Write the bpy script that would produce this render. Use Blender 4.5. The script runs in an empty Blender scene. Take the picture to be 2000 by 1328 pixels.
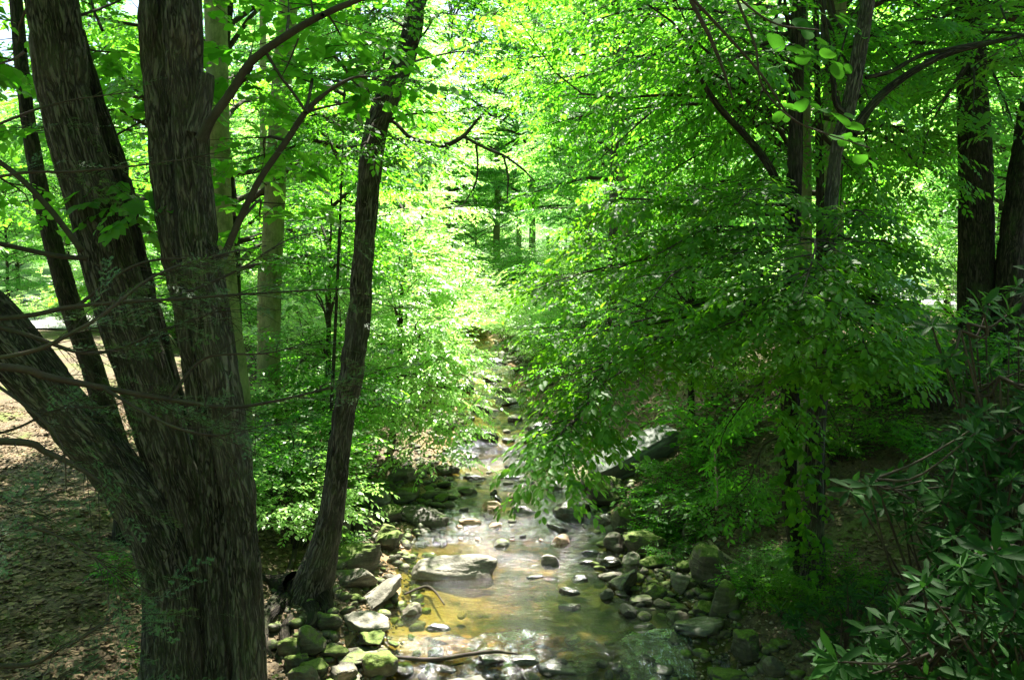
import bpy, math
import numpy as np
from mathutils import Vector
C = bpy.data.collections.new("forest"); bpy.context.scene.collection.children.link(C)
SC = bpy.context.scene
R = math.radians
# ------------------------------------------------------------------ camera, sky, sun, exposure
CAMZ, PITCH, LENS = 3.6, R(4.4), 28.0
F = LENS/36*2000
cam_d = bpy.data.cameras.new("camera"); cam = bpy.data.objects.new("camera", cam_d)
SC.collection.objects.link(cam); cam.location = (0, 0, CAMZ); cam.rotation_euler = (math.pi/2-PITCH, 0, 0)
cam_d.lens = LENS; cam_d.sensor_width = 36; cam_d.clip_start = .05; cam_d.clip_end = 1500
SC.camera = cam
SUN_EL, SUN_AZ = R(60), R(6)
W = bpy.data.worlds.new("World"); SC.world = W; W.use_nodes = True
nt = W.node_tree; nt.nodes.clear()
sky = nt.nodes.new('ShaderNodeTexSky'); sky.sky_type = 'NISHITA'; sky.sun_disc = False
sky.sun_elevation = SUN_EL; sky.sun_rotation = SUN_AZ; sky.dust_density = 2.0
bg = nt.nodes.new('ShaderNodeBackground'); bg.inputs[1].default_value = 0.05
wo = nt.nodes.new('ShaderNodeOutputWorld')
nt.links.new(sky.outputs[0], bg.inputs[0]); nt.links.new(bg.outputs[0], wo.inputs[0])
sl = bpy.data.lights.new("sun", 'SUN'); sl.energy = 5.0; sl.angle = R(.55); sl.color = (1, .95, .85)
so = bpy.data.objects.new("sun", sl); SC.collection.objects.link(so)
SUN = Vector((math.sin(SUN_AZ)*math.cos(SUN_EL), math.cos(SUN_AZ)*math.cos(SUN_EL), math.sin(SUN_EL)))
so.rotation_euler = SUN.to_track_quat('Z', 'Y').to_euler(); so.location = (0, 0, 30)
SC.view_settings.view_transform = 'Standard'; SC.view_settings.look = 'None'
SC.view_settings.exposure = 2.85; SC.view_settings.gamma = 1.0
SC.cycles.max_bounces = 7; SC.cycles.diffuse_bounces = 2; SC.cycles.glossy_bounces = 2
SC.cycles.transmission_bounces = 4; SC.cycles.transparent_max_bounces = 8
SC.cycles.sample_clamp_indirect = 4

# ------------------------------------------------------------------ maths helpers
def at(px, py, d):
    a, b = (px-1000)/F, (664-py)/F
    v = np.array([a, math.cos(PITCH)+b*math.sin(PITCH), -math.sin(PITCH)+b*math.cos(PITCH)])
    return np.array([0, 0, CAMZ]) + v*(d/v[1])

def hash3(i, j, k, s):
    n = (i*374761393 + j*668265263 + k*2147483647 + s*974634777) & 0xffffffff
    n = ((n ^ (n >> 13))*1274126177) & 0xffffffff
    n = ((n ^ (n >> 16))*2246822519) & 0xffffffff
    return ((n ^ (n >> 15)) & 0xffffff)/float(0xffffff)

def vnoise(p, s=0):
    p = np.asarray(p, float); f = np.floor(p); i = f.astype(np.int64); t = p-f; t = t*t*(3-2*t)
    out = 0
    for dx in (0, 1):
        for dy in (0, 1):
            for dz in (0, 1):
                w = (t[..., 0] if dx else 1-t[..., 0])*(t[..., 1] if dy else 1-t[..., 1])*(t[..., 2] if dz else 1-t[..., 2])
                out = out + w*hash3(i[..., 0]+dx, i[..., 1]+dy, i[..., 2]+dz, s)
    return out*2-1

def fbm(p, o=4, s=0):
    p = np.asarray(p, float); a, r = 1.0, 0
    for k in range(o):
        r = r + a*vnoise(p*(2.03**k)+k*17.3, s+k); a *= .5
    return r

def mesh(name, V, faces, mats, smooth=True, attrs=None, midx=None):
    """faces: list of int arrays (n,k)"""
    me = bpy.data.meshes.new(name); V = np.ascontiguousarray(V, np.float32)
    me.vertices.add(len(V)); me.vertices.foreach_set("co", V.ravel())
    faces = [np.asarray(f, np.int32) for f in faces if len(f)]
    li = np.concatenate([f.ravel() for f in faces]); tot = np.concatenate([np.full(len(f), f.shape[1], np.int32) for f in faces])
    st = np.concatenate([[0], np.cumsum(tot)[:-1]]).astype(np.int32)
    me.loops.add(len(li)); me.loops.foreach_set("vertex_index", li)
    me.polygons.add(len(tot)); me.polygons.foreach_set("loop_start", st); me.polygons.foreach_set("loop_total", tot)
    if smooth: me.polygons.foreach_set("use_smooth", np.ones(len(tot), bool))
    if midx is not None: me.polygons.foreach_set("material_index", np.asarray(midx, np.int32))
    for k, (dom, typ, arr) in (attrs or {}).items():
        a = me.attributes.new(k, typ, dom)
        a.data.foreach_set("vector" if typ == 'FLOAT_VECTOR' else "value", np.ascontiguousarray(arr, np.float32).ravel())
    me.update(); me.validate()
    for m in (mats if isinstance(mats, (list, tuple)) else [mats]): me.materials.append(m)
    return me

def obj(name, me, parent=None, loc=None):
    o = bpy.data.objects.new(name, me); C.objects.link(o)
    if parent is not None: o.parent = parent
    if loc is not None: o.location = loc
    return o

def tag(o, label, cat, group=None, kind=None):
    o["label"] = label; o["category"] = cat
    if group: o["group"] = group
    if kind: o["kind"] = kind
    return o

def thing(name, label, cat, loc=(0, 0, 0), group=None):
    o = bpy.data.objects.new(name, None); C.objects.link(o); o.location = [float(v) for v in loc]; o.empty_display_size = .2
    return tag(o, label, cat, group)

def copy_tree(src, loc, rz, sc, label=None, group=None):
    r = src.copy(); C.objects.link(r); r.location = loc; r.rotation_euler = (0, 0, rz); r.scale = sc if isinstance(sc, tuple) else (sc,)*3
    if label: r["label"] = label
    if group: r["group"] = group
    for ch in list(src.children):
        c = ch.copy(); C.objects.link(c); c.parent = r
    return r

# ------------------------------------------------------------------ materials
def newmat(name):
    m = bpy.data.materials.new(name); m.use_nodes = True; t = m.node_tree; t.nodes.clear()
    return m, t, t.nodes.new('ShaderNodeOutputMaterial')
def N(t, typ, **kw):
    n = t.nodes.new(typ)
    for k, v in kw.items():
        if k.startswith('i_'): n.inputs[int(k[2:]) if k[2:].isdigit() else k[2:]].default_value = v
        else: setattr(n, k, v)
    return n
def ramp(t, fac, stops, interp='LINEAR'):
    r = N(t, 'ShaderNodeValToRGB'); r.color_ramp.interpolation = interp
    while len(r.color_ramp.elements) < len(stops): r.color_ramp.elements.new(.5)
    for e, (p, c) in zip(r.color_ramp.elements, stops):
        e.position = p; e.color = (c if isinstance(c, tuple) else (c,)*3)+(1,)
    t.links.new(fac, r.inputs[0]); return r.outputs[0]
def mixc(t, fac, a, b, mode='MIX'):
    n = N(t, 'ShaderNodeMix', data_type='RGBA', blend_type=mode)
    for s, v in ((n.inputs[0], fac), (n.inputs[6], a), (n.inputs[7], b)):
        if hasattr(v, 'links'): t.links.new(v, s)
        else: s.default_value = v if not isinstance(v, tuple) else v+(1,)
    return n.outputs[2]
def noise(t, vec, scale, det=4, rough=.55, out=0, **kw):
    n = N(t, 'ShaderNodeTexNoise'); n.inputs['Scale'].default_value = scale; n.inputs['Detail'].default_value = det
    n.inputs['Roughness'].default_value = rough
    for k, v in kw.items(): n.inputs[k].default_value = v
    if vec is not None: t.links.new(vec, n.inputs['Vector'])
    return n.outputs[out]
def mapv(t, vec, scale, loc=(0, 0, 0)):
    m = N(t, 'ShaderNodeMapping'); m.inputs['Scale'].default_value = scale; m.inputs['Location'].default_value = loc
    t.links.new(vec, m.inputs['Vector']); return m.outputs[0]
def attr(t, name, out='Fac', typ='GEOMETRY'):
    a = N(t, 'ShaderNodeAttribute', attribute_name=name, attribute_type=typ); return a.outputs[out]
def math_(t, op, a, b=None, clamp=False):
    n = N(t, 'ShaderNodeMath', operation=op, use_clamp=clamp)
    for s, v in ((n.inputs[0], a), (n.inputs[1], b)):
        if v is None: continue
        if hasattr(v, 'links'): t.links.new(v, s)
        else: s.default_value = v
    return n.outputs[0]
def bump(t, h, strength, dist):
    b = N(t, 'ShaderNodeBump'); b.inputs['Strength'].default_value = strength; b.inputs['Distance'].default_value = dist
    t.links.new(h, b.inputs['Height']); return b.outputs[0]
def principled(t, out, col, rough=.8, spec=.3, nrm=None):
    p = N(t, 'ShaderNodeBsdfPrincipled')
    for s, v in ((p.inputs['Base Color'], col), (p.inputs['Roughness'], rough), (p.inputs['Specular IOR Level'], spec)):
        if hasattr(v, 'links'): t.links.new(v, s)
        else: s.default_value = v if not isinstance(v, tuple) else v+(1,)
    if nrm is not None: t.links.new(nrm, p.inputs['Normal'])
    if out is not None: t.links.new(p.outputs[0], out.inputs[0])
    return p

def leaf_mat(name, d1, d2, t1, t2, mixf=.5, rough=.45, spec=.35):
    """d1,d2 reflected colour range; t1,t2 transmitted colour range"""
    m, t, out = newmat(name)
    r = attr(t, 'rnd')
    c = ramp(t, r, [(0, d1), (.75, d2), (1, tuple(min(1, v*1.35) for v in d2))])
    ct = ramp(t, r, [(0, t1), (1, t2)])
    p = principled(t, None, c, rough, spec)
    tr = N(t, 'ShaderNodeBsdfTranslucent'); t.links.new(ct, tr.inputs[0])
    mx = N(t, 'ShaderNodeMixShader'); mx.inputs[0].default_value = mixf
    t.links.new(p.outputs[0], mx.inputs[1]); t.links.new(tr.outputs[0], mx.inputs[2]); t.links.new(mx.outputs[0], out.inputs[0])
    return m
M = {}
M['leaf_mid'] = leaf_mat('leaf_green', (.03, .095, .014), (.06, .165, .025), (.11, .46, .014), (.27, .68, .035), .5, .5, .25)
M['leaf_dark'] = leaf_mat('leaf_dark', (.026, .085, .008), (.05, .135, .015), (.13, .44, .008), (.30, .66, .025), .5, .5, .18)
M['leaf_sunlit'] = leaf_mat('leaf_sunlit', (.13, .28, .05), (.26, .44, .13), (.33, .76, .07), (.62, .94, .26), .5, .38, .6)  # lightened leaf colour stands in for the sunlit glow up the stream
M['leaf_far'] = leaf_mat('leaf_far', (.07, .19, .04), (.14, .30, .09), (.25, .68, .06), (.48, .88, .22), .5, .5, .4)  # distant leaves paled in place of bright haze
M['leaf_rhodo'] = leaf_mat('leaf_leathery', (.006, .030, .004), (.016, .056, .008), (.03, .12, .01), (.05, .17, .02), .25, .6, .10)
M['needles'] = leaf_mat('hemlock_needles', (.03, .075, .022), (.06, .12, .04), (.05, .15, .02), (.08, .2, .03), .25, .45, .4)
M['litter_leaf'] = leaf_mat('dead_leaves', (.05, .032, .015), (.20, .145, .085), (.08, .045, .018), (.16, .10, .045), .15, .8, .2)

def bark_mat(name, c0, c1, c2, scale=1.0, moss=.3, bs=1.0, furrow=True):
    m, t, out = newmat(name)
    v = attr(t, 'bark', 'Vector')
    wob = noise(t, v, 3.5, 3, .5, out=1); ws = N(t, 'ShaderNodeVectorMath', operation='SCALE'); ws.inputs['Scale'].default_value = .07 if furrow else .0
    t.links.new(wob, ws.inputs[0]); va = N(t, 'ShaderNodeVectorMath', operation='ADD'); t.links.new(v, va.inputs[0]); t.links.new(ws.outputs[0], va.inputs[1])
    vs = mapv(t, va.outputs[0], (1, 1, .13 if furrow else .5))
    n1 = noise(t, vs, 34*scale, 3, .55, Distortion=.5)
    n2 = noise(t, mapv(t, v, (1, 1, .3)), 95*scale, 3, .6)
    n3 = noise(t, v, 2.2*scale, 4, .6)
    rid = math_(t, 'MULTIPLY', math_(t, 'ABSOLUTE', math_(t, 'SUBTRACT', n1, .5)), 7.5, True)
    brk = noise(t, mapv(t, va.outputs[0], (1, 1, .35)), 22*scale, 3, .6)
    h = math_(t, 'ADD', math_(t, 'MULTIPLY', rid, .62 if furrow else .15), math_(t, 'MULTIPLY', brk, .45 if furrow else .8))
    c = ramp(t, h, [(.30, c0), (.55, c1), (.9, c2)])
    c = mixc(t, math_(t, 'MULTIPLY', n2, .6), c, c0)
    c = mixc(t, ramp(t, n3, [(.35, 0.0), (.7, .55)]), c, tuple(x*1.5 for x in c1))
    geo = N(t, 'ShaderNodeNewGeometry'); pos = geo.outputs['Position']
    mn = noise(t, pos, 5, 5, .65)
    c = mixc(t, math_(t, 'MULTIPLY', ramp(t, mn, [(.5, 0.0), (.66, 1.0)]), moss), c, (.045, .075, .018))
    nb = bump(t, math_(t, 'ADD', h, math_(t, 'MULTIPLY', n2, .25)), bs, .02)
    principled(t, out, c, .9, .15, nb); return m
M['bark'] = bark_mat('furrowed_bark', (.010, .009, .007), (.070, .062, .049), (.19, .172, .142))
M['bark_dark'] = bark_mat('dark_bark', (.006, .005, .004), (.030, .025, .018), (.085, .07, .052), moss=.4)
M['bark_pale'] = bark_mat('smooth_pale_bark', (.09, .10, .045), (.20, .21, .10), (.32, .32, .17), moss=.6, bs=.35, furrow=False)
M['twig'] = bark_mat('twig_bark', (.02, .016, .012), (.05, .04, .03), (.09, .075, .055), moss=.2, bs=.3, furrow=False)
M['log'] = bark_mat('weathered_wood', (.16, .12, .08), (.34, .27, .19), (.5, .42, .32), moss=.2, bs=.4)

def rock_mat(name, c0, c1, c2, moss, mossc=((.045, .07, .010), (.13, .18, .028)), rough=.8, spec=.3):
    m, t, out = newmat(name)
    tc = N(t, 'ShaderNodeTexCoord'); oi = N(t, 'ShaderNodeObjectInfo')
    ad = N(t, 'ShaderNodeVectorMath', operation='ADD'); t.links.new(tc.outputs['Object'], ad.inputs[0])
    sc_ = N(t, 'ShaderNodeVectorMath', operation='SCALE'); sc_.inputs[0].default_value = (37, 11, 23); t.links.new(oi.outputs['Random'], sc_.inputs['Scale'])
    t.links.new(sc_.outputs[0], ad.inputs[1]); v = ad.outputs[0]
    n1 = noise(t, v, 4, 6, .62); n2 = noise(t, v, 28, 5, .7); n3 = noise(t, v, 2.1, 5, .6)
    lay = noise(t, mapv(t, v, (1, 1.2, 7)), 3.2, 4, .55, Distortion=.8)
    c = ramp(t, math_(t, 'ADD', math_(t, 'MULTIPLY', n1, .55), math_(t, 'MULTIPLY', lay, .5)), [(.35, c0), (.55, c1), (.72, c2)])
    c = mixc(t, math_(t, 'MULTIPLY', ramp(t, n2, [(.42, 0.0), (.62, 1.0)]), .45), c, c0)
    br = math_(t, 'ADD', math_(t, 'MULTIPLY', oi.outputs['Random'], .6), .7)
    bc = N(t, 'ShaderNodeVectorMath', operation='SCALE'); t.links.new(c, bc.inputs[0]); t.links.new(br, bc.inputs['Scale']); c = bc.outputs[0]
    geo = N(t, 'ShaderNodeNewGeometry'); sx = N(t, 'ShaderNodeSeparateXYZ'); t.links.new(geo.outputs['Normal'], sx.inputs[0])
    up = math_(t, 'ADD', math_(t, 'MULTIPLY', sx.outputs[2], .45), math_(t, 'MULTIPLY', n3, 1.1))
    up = math_(t, 'ADD', up, math_(t, 'MULTIPLY', n2, .25))
    mt_ = 1.36-moss*.5; up = math_(t, 'MULTIPLY', up, .6); mf = ramp(t, up, [(mt_*.6, 0.0), (mt_*.6+.07, 1.0)])
    mc = ramp(t, noise(t, v, 45, 3, .6), [(.3, mossc[0]), (.7, mossc[1])])
    c = mixc(t, mf, c, mc)
    hb = math_(t, 'ADD', math_(t, 'MULTIPLY', n1, 1.2), math_(t, 'MULTIPLY', n2, .5))
    hb = math_(t, 'ADD', hb, math_(t, 'MULTIPLY', lay, .6))
    principled(t, out, c, rough, spec, bump(t, hb, .7, .03)); return m
M['rock_pale'] = rock_mat('pale_rock', (.06, .056, .042), (.19, .178, .135), (.36, .34, .28), .35, rough=.7)
M['rock_moss'] = rock_mat('mossy_rock', (.03, .028, .02), (.08, .075, .05), (.17, .16, .115), 1.0)
M['rock_mid'] = rock_mat('river_rock', (.035, .03, .022), (.10, .09, .062), (.22, .20, .15), .6, rough=.6)
M['rock_wet'] = rock_mat('wet_rock', (.015, .014, .011), (.045, .04, .03), (.09, .08, .06), .35, rough=.22, spec=.6)
M['rock_tan'] = rock_mat('tan_rock', (.14, .09, .05), (.30, .2, .12), (.45, .34, .22), .3, rough=.5)
M['slab'] = rock_mat('slab_rock', (.13, .14, .13), (.17, .19, .165), (.26, .285, .25), .3)

# ------------------------------------------------------------------ terrain
YD = np.array([-20, 4, 7.1, 8.5, 10, 12.2, 13.5, 16, 20, 24, 29, 34, 40, 60, 260.])
LX = np.array([-.9, -.9, -1.15, -1.3, -1.35, -1.25, -1.15, -1.15, -1.35, -1.45, -1.6, -3.0, -6, -16, -60])
RX = np.array([2.0, 2.0, 1.85, 2.0, 1.65, 1.25, 1.05, .85, .4, 0.0, -.2, -1.2, -4, -14, -57])
WY = np.array([-20, 7.2, 7.75, 10.6, 11.3, 12.0, 13.2, 15.3, 16.1, 19.5, 20.2, 24, 25, 40, 260.])
WZ = np.array([-.25, -.20, 0, .01, .05, .10, .13, .16, .38, .42, .60, .66, .85, 1.35, 6.])
def Wz(y): return np.interp(y, WY, WZ)
def warp(x, y):   # uneven lips of the little cascades
    return .55*fbm(np.stack([x*.9, y*.25, 0*x], -1), 3, 301)+.12*fbm(np.stack([x*4, y*1, 0*x], -1), 2, 303)
def ground(x, y):
    x = np.asarray(x, float); y = np.asarray(y, float)
    L = np.interp(y, YD, LX); Rr = np.interp(y, YD, RX); w = Wz(y+warp(x, y))
    P = np.stack([x, y, 0*x], -1)
    n = fbm(P*.5, 3, 5); nf = fbm(P*2.4, 3, 9)
    L = L + .12*n; Rr = Rr + .12*n
    ul = L-x; ur = x-Rr
    mid = np.clip(np.minimum(-ul, -ur)/.9, 0, 1)
    bed = w-.05-.14*mid**.8 + .035*nf
    tl = np.maximum(.85+.02*(y-6), w+.35) + .018*np.clip(ul-5, 0, 200)
    zl = w+np.interp(ul, [0, .5, 1.3, 2.3, 3.5, 200], [0, .08, .22, .70, 1, 1])*(tl-w)/1.0*1.0
    zl = np.where(ul < 1.3, w+np.interp(ul, [0, .5, 1.3], [-.02, .08, .24]), (w+.24)+(tl-w-.24)*np.interp(ul, [1.3, 2.3, 3.4], [0, .75, 1]))
    tr = np.maximum(2.35, w+.8) + .012*np.clip(ur-6, 0, 200)
    zr = np.where(ur < .8, w+np.interp(ur, [0, .8], [-.02, .2]), (w+.2)+(tr-w-.2)*np.interp(ur, [.8, 1.6, 3.2, 4.9], [0, .22, .68, 1]))
    z = np.where(ul > 0, zl, np.where(ur > 0, zr, bed))
    z = z + np.where((ul > 0) | (ur > 0), .05*nf+.09*n*np.clip(np.maximum(ul, ur), 0, 1), 0)
    far = np.clip((y-75)/120, 0, 1.5); z = z + 16*far**1.5
    z = z + np.clip((np.abs(x)-60)/80, 0, 2)*12
    return z
def hit(px, py, dmin=3.0, dmax=110.):
    ds = np.concatenate([np.arange(dmin, 30, .05), np.arange(30, dmax, .5)])
    P = np.array([at(px, py, d) for d in ds]); g = ground(P[:, 0], P[:, 1]); yy_ = P[:, 1]; xx_ = P[:, 0]; ins_ = (xx_ > np.interp(yy_, YD, LX)-.1) & (xx_ < np.interp(yy_, YD, RX)+.1)
    g = np.where(ins_, np.maximum(g, Wz(yy_+warp(xx_, yy_))), g)
    k = np.argmax(P[:, 2] < g)
    if P[k, 2] >= g[k]: k = len(ds)-1
    return P[k]
def axis(segs):
    out = []
    for a, b, s in segs: out.append(np.arange(a, b, s))
    return np.concatenate(out+[[segs[-1][1]]])
gx = axis([(-150, -30, 6), (-30, -8, .8), (-8, -4, .16), (-4, 5.5, .045), (5.5, 9, .16), (9, 30, .8), (30, 150, 6)])
gy = axis([(-20, 3, .8), (3, 5.5, .12), (5.5, 17, .045), (17, 30, .12), (30, 60, .5), (60, 260, 5)])
X, Y = np.meshgrid(gx, gy); Z = ground(X, Y)
Lg = np.interp(Y, YD, LX); Rg = np.interp(Y, YD, RX)
nf2 = fbm(np.stack([X*9, Y*9, 0*X], -1), 3, 31)
bank = np.clip(np.maximum(Lg-X, X-Rg)/.3, 0, 1)
Z += .012*nf2*(.5+bank)
# sheets above the ground: keep road strips level
def gridfaces(nx, ny):
    i = np.arange(nx-1)[None, :]+np.arange(ny-1)[:, None]*nx
    return np.stack([i, i+1, i+1+nx, i+nx], -1).reshape(-1, 4)
zone = np.clip((Z-Wz(Y+warp(X, Y)))/.10, 0, 1)
V = np.stack([X, Y, Z], -1).reshape(-1, 3)
m, t, out = newmat('forest_floor')
geo = N(t, 'ShaderNodeNewGeometry'); pos = geo.outputs['Position']
n1 = noise(t, pos, 1.1, 5, .6); n2 = noise(t, pos, 9, 6, .7); n3 = noise(t, pos, 40, 4, .7)
litter = ramp(t, n2, [(.3, (.025, .018, .010)), (.5, (.07, .052, .032)), (.7, (.14, .108, .07))])
litter = mixc(t, ramp(t, n3, [(.4, 0.0), (.65, .5)]), litter, (.18, .14, .09))
mossg = ramp(t, n3, [(.3, (.04, .06, .012)), (.7, (.12, .15, .03))])
dry = mixc(t, ramp(t, n1, [(.5, 0.0), (.64, .8)]), litter, mossg)
vo = N(t, 'ShaderNodeTexVoronoi'); vo.inputs['Scale'].default_value = 9; vo.inputs['Randomness'].default_value = 1
ds_ = N(t, 'ShaderNodeVectorMath', operation='ADD'); t.links.new(pos, ds_.inputs[0])
nn = noise(t, pos, 3, 2, .5, out=1); sc_ = N(t, 'ShaderNodeVectorMath', operation='SCALE'); sc_.inputs['Scale'].default_value = .3
t.links.new(nn, sc_.inputs[0]); t.links.new(sc_.outputs[0], ds_.inputs[1]); t.links.new(ds_.outputs[0], vo.inputs['Vector'])
sepc = N(t, 'ShaderNodeSeparateColor'); t.links.new(vo.outputs['Color'], sepc.inputs[0])
bedc = ramp(t, sepc.outputs[0], [(0, (.02, .014, .005)), (.35, (.08, .045, .014)), (.7, (.22, .11, .03)), (1, (.38, .21, .09))])
bedc = mixc(t, ramp(t, vo.outputs['Distance'], [(.25, 0.0), (.6, .7)]), bedc, (.05, .035, .015))
sxb = N(t, 'ShaderNodeSeparateXYZ'); t.links.new(pos, sxb.inputs[0])
alg = ramp(t, math_(t, 'ADD', noise(t, pos, 1.1, 5, .65), math_(t, 'MULTIPLY', sxb.outputs[0], .12)), [(.47, 0.0), (.58, .94)])
bedc = mixc(t, alg, bedc, (.025, .045, .007))
bedc = mixc(t, ramp(t, n3, [(.3, 0.0), (.7, .3)]), bedc, (.20, .11, .04))
sunlit_sand = math_(t, 'MULTIPLY', ramp(t, math_(t, 'SUBTRACT', noise(t, pos, 1.4, 4, .6), math_(t, 'MULTIPLY', sxb.outputs[0], .12)), [(.50, 0.0), (.60, .8)]), 1.0)  # sand patch, with the sunlight on the pool's left put into its colour
bedc = mixc(t, sunlit_sand, bedc, mixc(t, n3, (.20, .115, .045), (.42, .29, .16)))
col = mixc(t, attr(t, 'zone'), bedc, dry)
sy_ = N(t, 'ShaderNodeSeparateXYZ'); t.links.new(pos, sy_.inputs[0])
gc = math_(t, 'MULTIPLY', math_(t, 'SUBTRACT', sy_.outputs[1], 40.0), .04, True)   # ground cover of the far woods
col = mixc(t, math_(t, 'MULTIPLY', gc, ramp(t, n2, [(.3, .6), (.6, 1.0)])), col, (.05, .12, .025))
hb = math_(t, 'ADD', math_(t, 'MULTIPLY', n2, .8), math_(t, 'MULTIPLY', n3, .5))
principled(t, out, col, .9, .2, bump(t, hb, .8, .03))
M['ground'] = m
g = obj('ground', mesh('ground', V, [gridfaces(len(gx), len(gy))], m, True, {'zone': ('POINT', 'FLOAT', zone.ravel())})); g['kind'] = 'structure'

# ------------------------------------------------------------------ stream water
wy = axis([(3.5, 6.5, .08), (6.5, 17, .03), (17, 30, .06), (30, 70, .4)])
NX = 150
u = np.linspace(0, 1, NX)
Lw = np.interp(wy, YD, LX)-.45; Rw = np.interp(wy, YD, RX)+.45
WX = Lw[:, None]+(Rw-Lw)[:, None]*u[None, :]; WYg = np.repeat(wy[:, None], NX, 1)
Ww = Wz(WYg+warp(WX, WYg)); slope = np.abs(np.gradient(Ww, axis=0)/np.gradient(wy)[:, None])
foam = np.clip(slope/.12, 0, 1)*np.clip(.35+1.3*fbm(np.stack([WX*1.3, WYg*.4, 0*WX], -1), 2, 401), .05, 1)*np.interp(WYg, [15, 18, 60], [1, .35, .25])
# extra broken water between the cobbles at the head of the pool
P = np.stack([WX*2.2, WYg*2.2, 0*WX], -1); rn = fbm(P, 4, 71)
foam = np.clip(foam+.5*np.exp(-((WYg-12.2)/1.1)**2)*np.clip(rn*2, 0, 1)+.6*np.exp(-((WYg-15.3)/.9)**2)*np.clip(.5+rn*2, 0, 1), 0, 1)
rp = fbm(np.stack([WX*7, WYg*4, 0*WX], -1), 3, 77); rp2 = fbm(np.stack([WX*3, WYg*1.6, 0*WX], -1), 3, 87)
WZg = Ww+(.003+.02*foam)*rp+.004*rp2
chop = np.clip(foam*.8+1.1*np.exp(-((WX-.25+.06*(WYg-9))/.5)**2-((WYg-10.8)/2.4)**2)*np.clip(.6+1.2*rn, .1, 1.3), 0, 1.3)
m, t, out = newmat('stream_water')
geo = N(t, 'ShaderNodeNewGeometry'); pos = geo.outputs['Position']; fo = attr(t, 'foam'); ch = attr(t, 'chop')
a1 = noise(t, mapv(t, pos, (.6, 1, 1)), 7, 3, .55, Distortion=.5); a2 = noise(t, mapv(t, pos, (1, .8, 1)), 34, 3, .6, Distortion=1.2)
hh = math_(t, 'ADD', math_(t, 'MULTIPLY', a1, math_(t, 'ADD', math_(t, 'MULTIPLY', ch, 2.0), .45)), math_(t, 'MULTIPLY', a2, math_(t, 'ADD', math_(t, 'MULTIPLY', ch, .9), .16)))
nb = bump(t, hh, .9, .05)
fr = N(t, 'ShaderNodeFresnel'); fr.inputs[0].default_value = 1.36; t.links.new(nb, fr.inputs[1])
gl = N(t, 'ShaderNodeBsdfGlossy'); t.links.new(math_(t, 'ADD', math_(t, 'MULTIPLY', ch, .12), .035), gl.inputs['Roughness']); t.links.new(nb, gl.inputs['Normal'])
tp = N(t, 'ShaderNodeBsdfTransparent'); tp.inputs[0].default_value = (.55, .60, .30, 1)
mx = N(t, 'ShaderNodeMixShader'); t.links.new(math_(t, 'MULTIPLY', fr.outputs[0], math_(t, 'ADD', math_(t, 'MULTIPLY', ch, 2.4), 1.1), True), mx.inputs[0]); t.links.new(tp.outputs[0], mx.inputs[1]); t.links.new(gl.outputs[0], mx.inputs[2])
fd = N(t, 'ShaderNodeBsdfDiffuse'); fd.inputs[0].default_value = (.8, .85, .85, 1)
fn = noise(t, mapv(t, pos, (1, .3, 1)), 20, 6, .72, Distortion=.6)
fm = math_(t, 'MULTIPLY', ramp(t, fn, [(.50, 0.0), (.80, 1.0)]), fo)
mx2 = N(t, 'ShaderNodeMixShader'); t.links.new(fm, mx2.inputs[0]); t.links.new(mx.outputs[0], mx2.inputs[1]); t.links.new(fd.outputs[0], mx2.inputs[2])
t.links.new(mx2.outputs[0], out.inputs[0])
M['water'] = m
wme = mesh('stream', np.stack([WX, WYg, WZg], -1).reshape(-1, 3), [gridfaces(NX, len(wy))], m, True, {'foam': ('POINT', 'FLOAT', foam.ravel()*.6), 'chop': ('POINT', 'FLOAT', chop.ravel())})
wo_ = obj('stream_water', wme); wo_['kind'] = 'structure'

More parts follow.
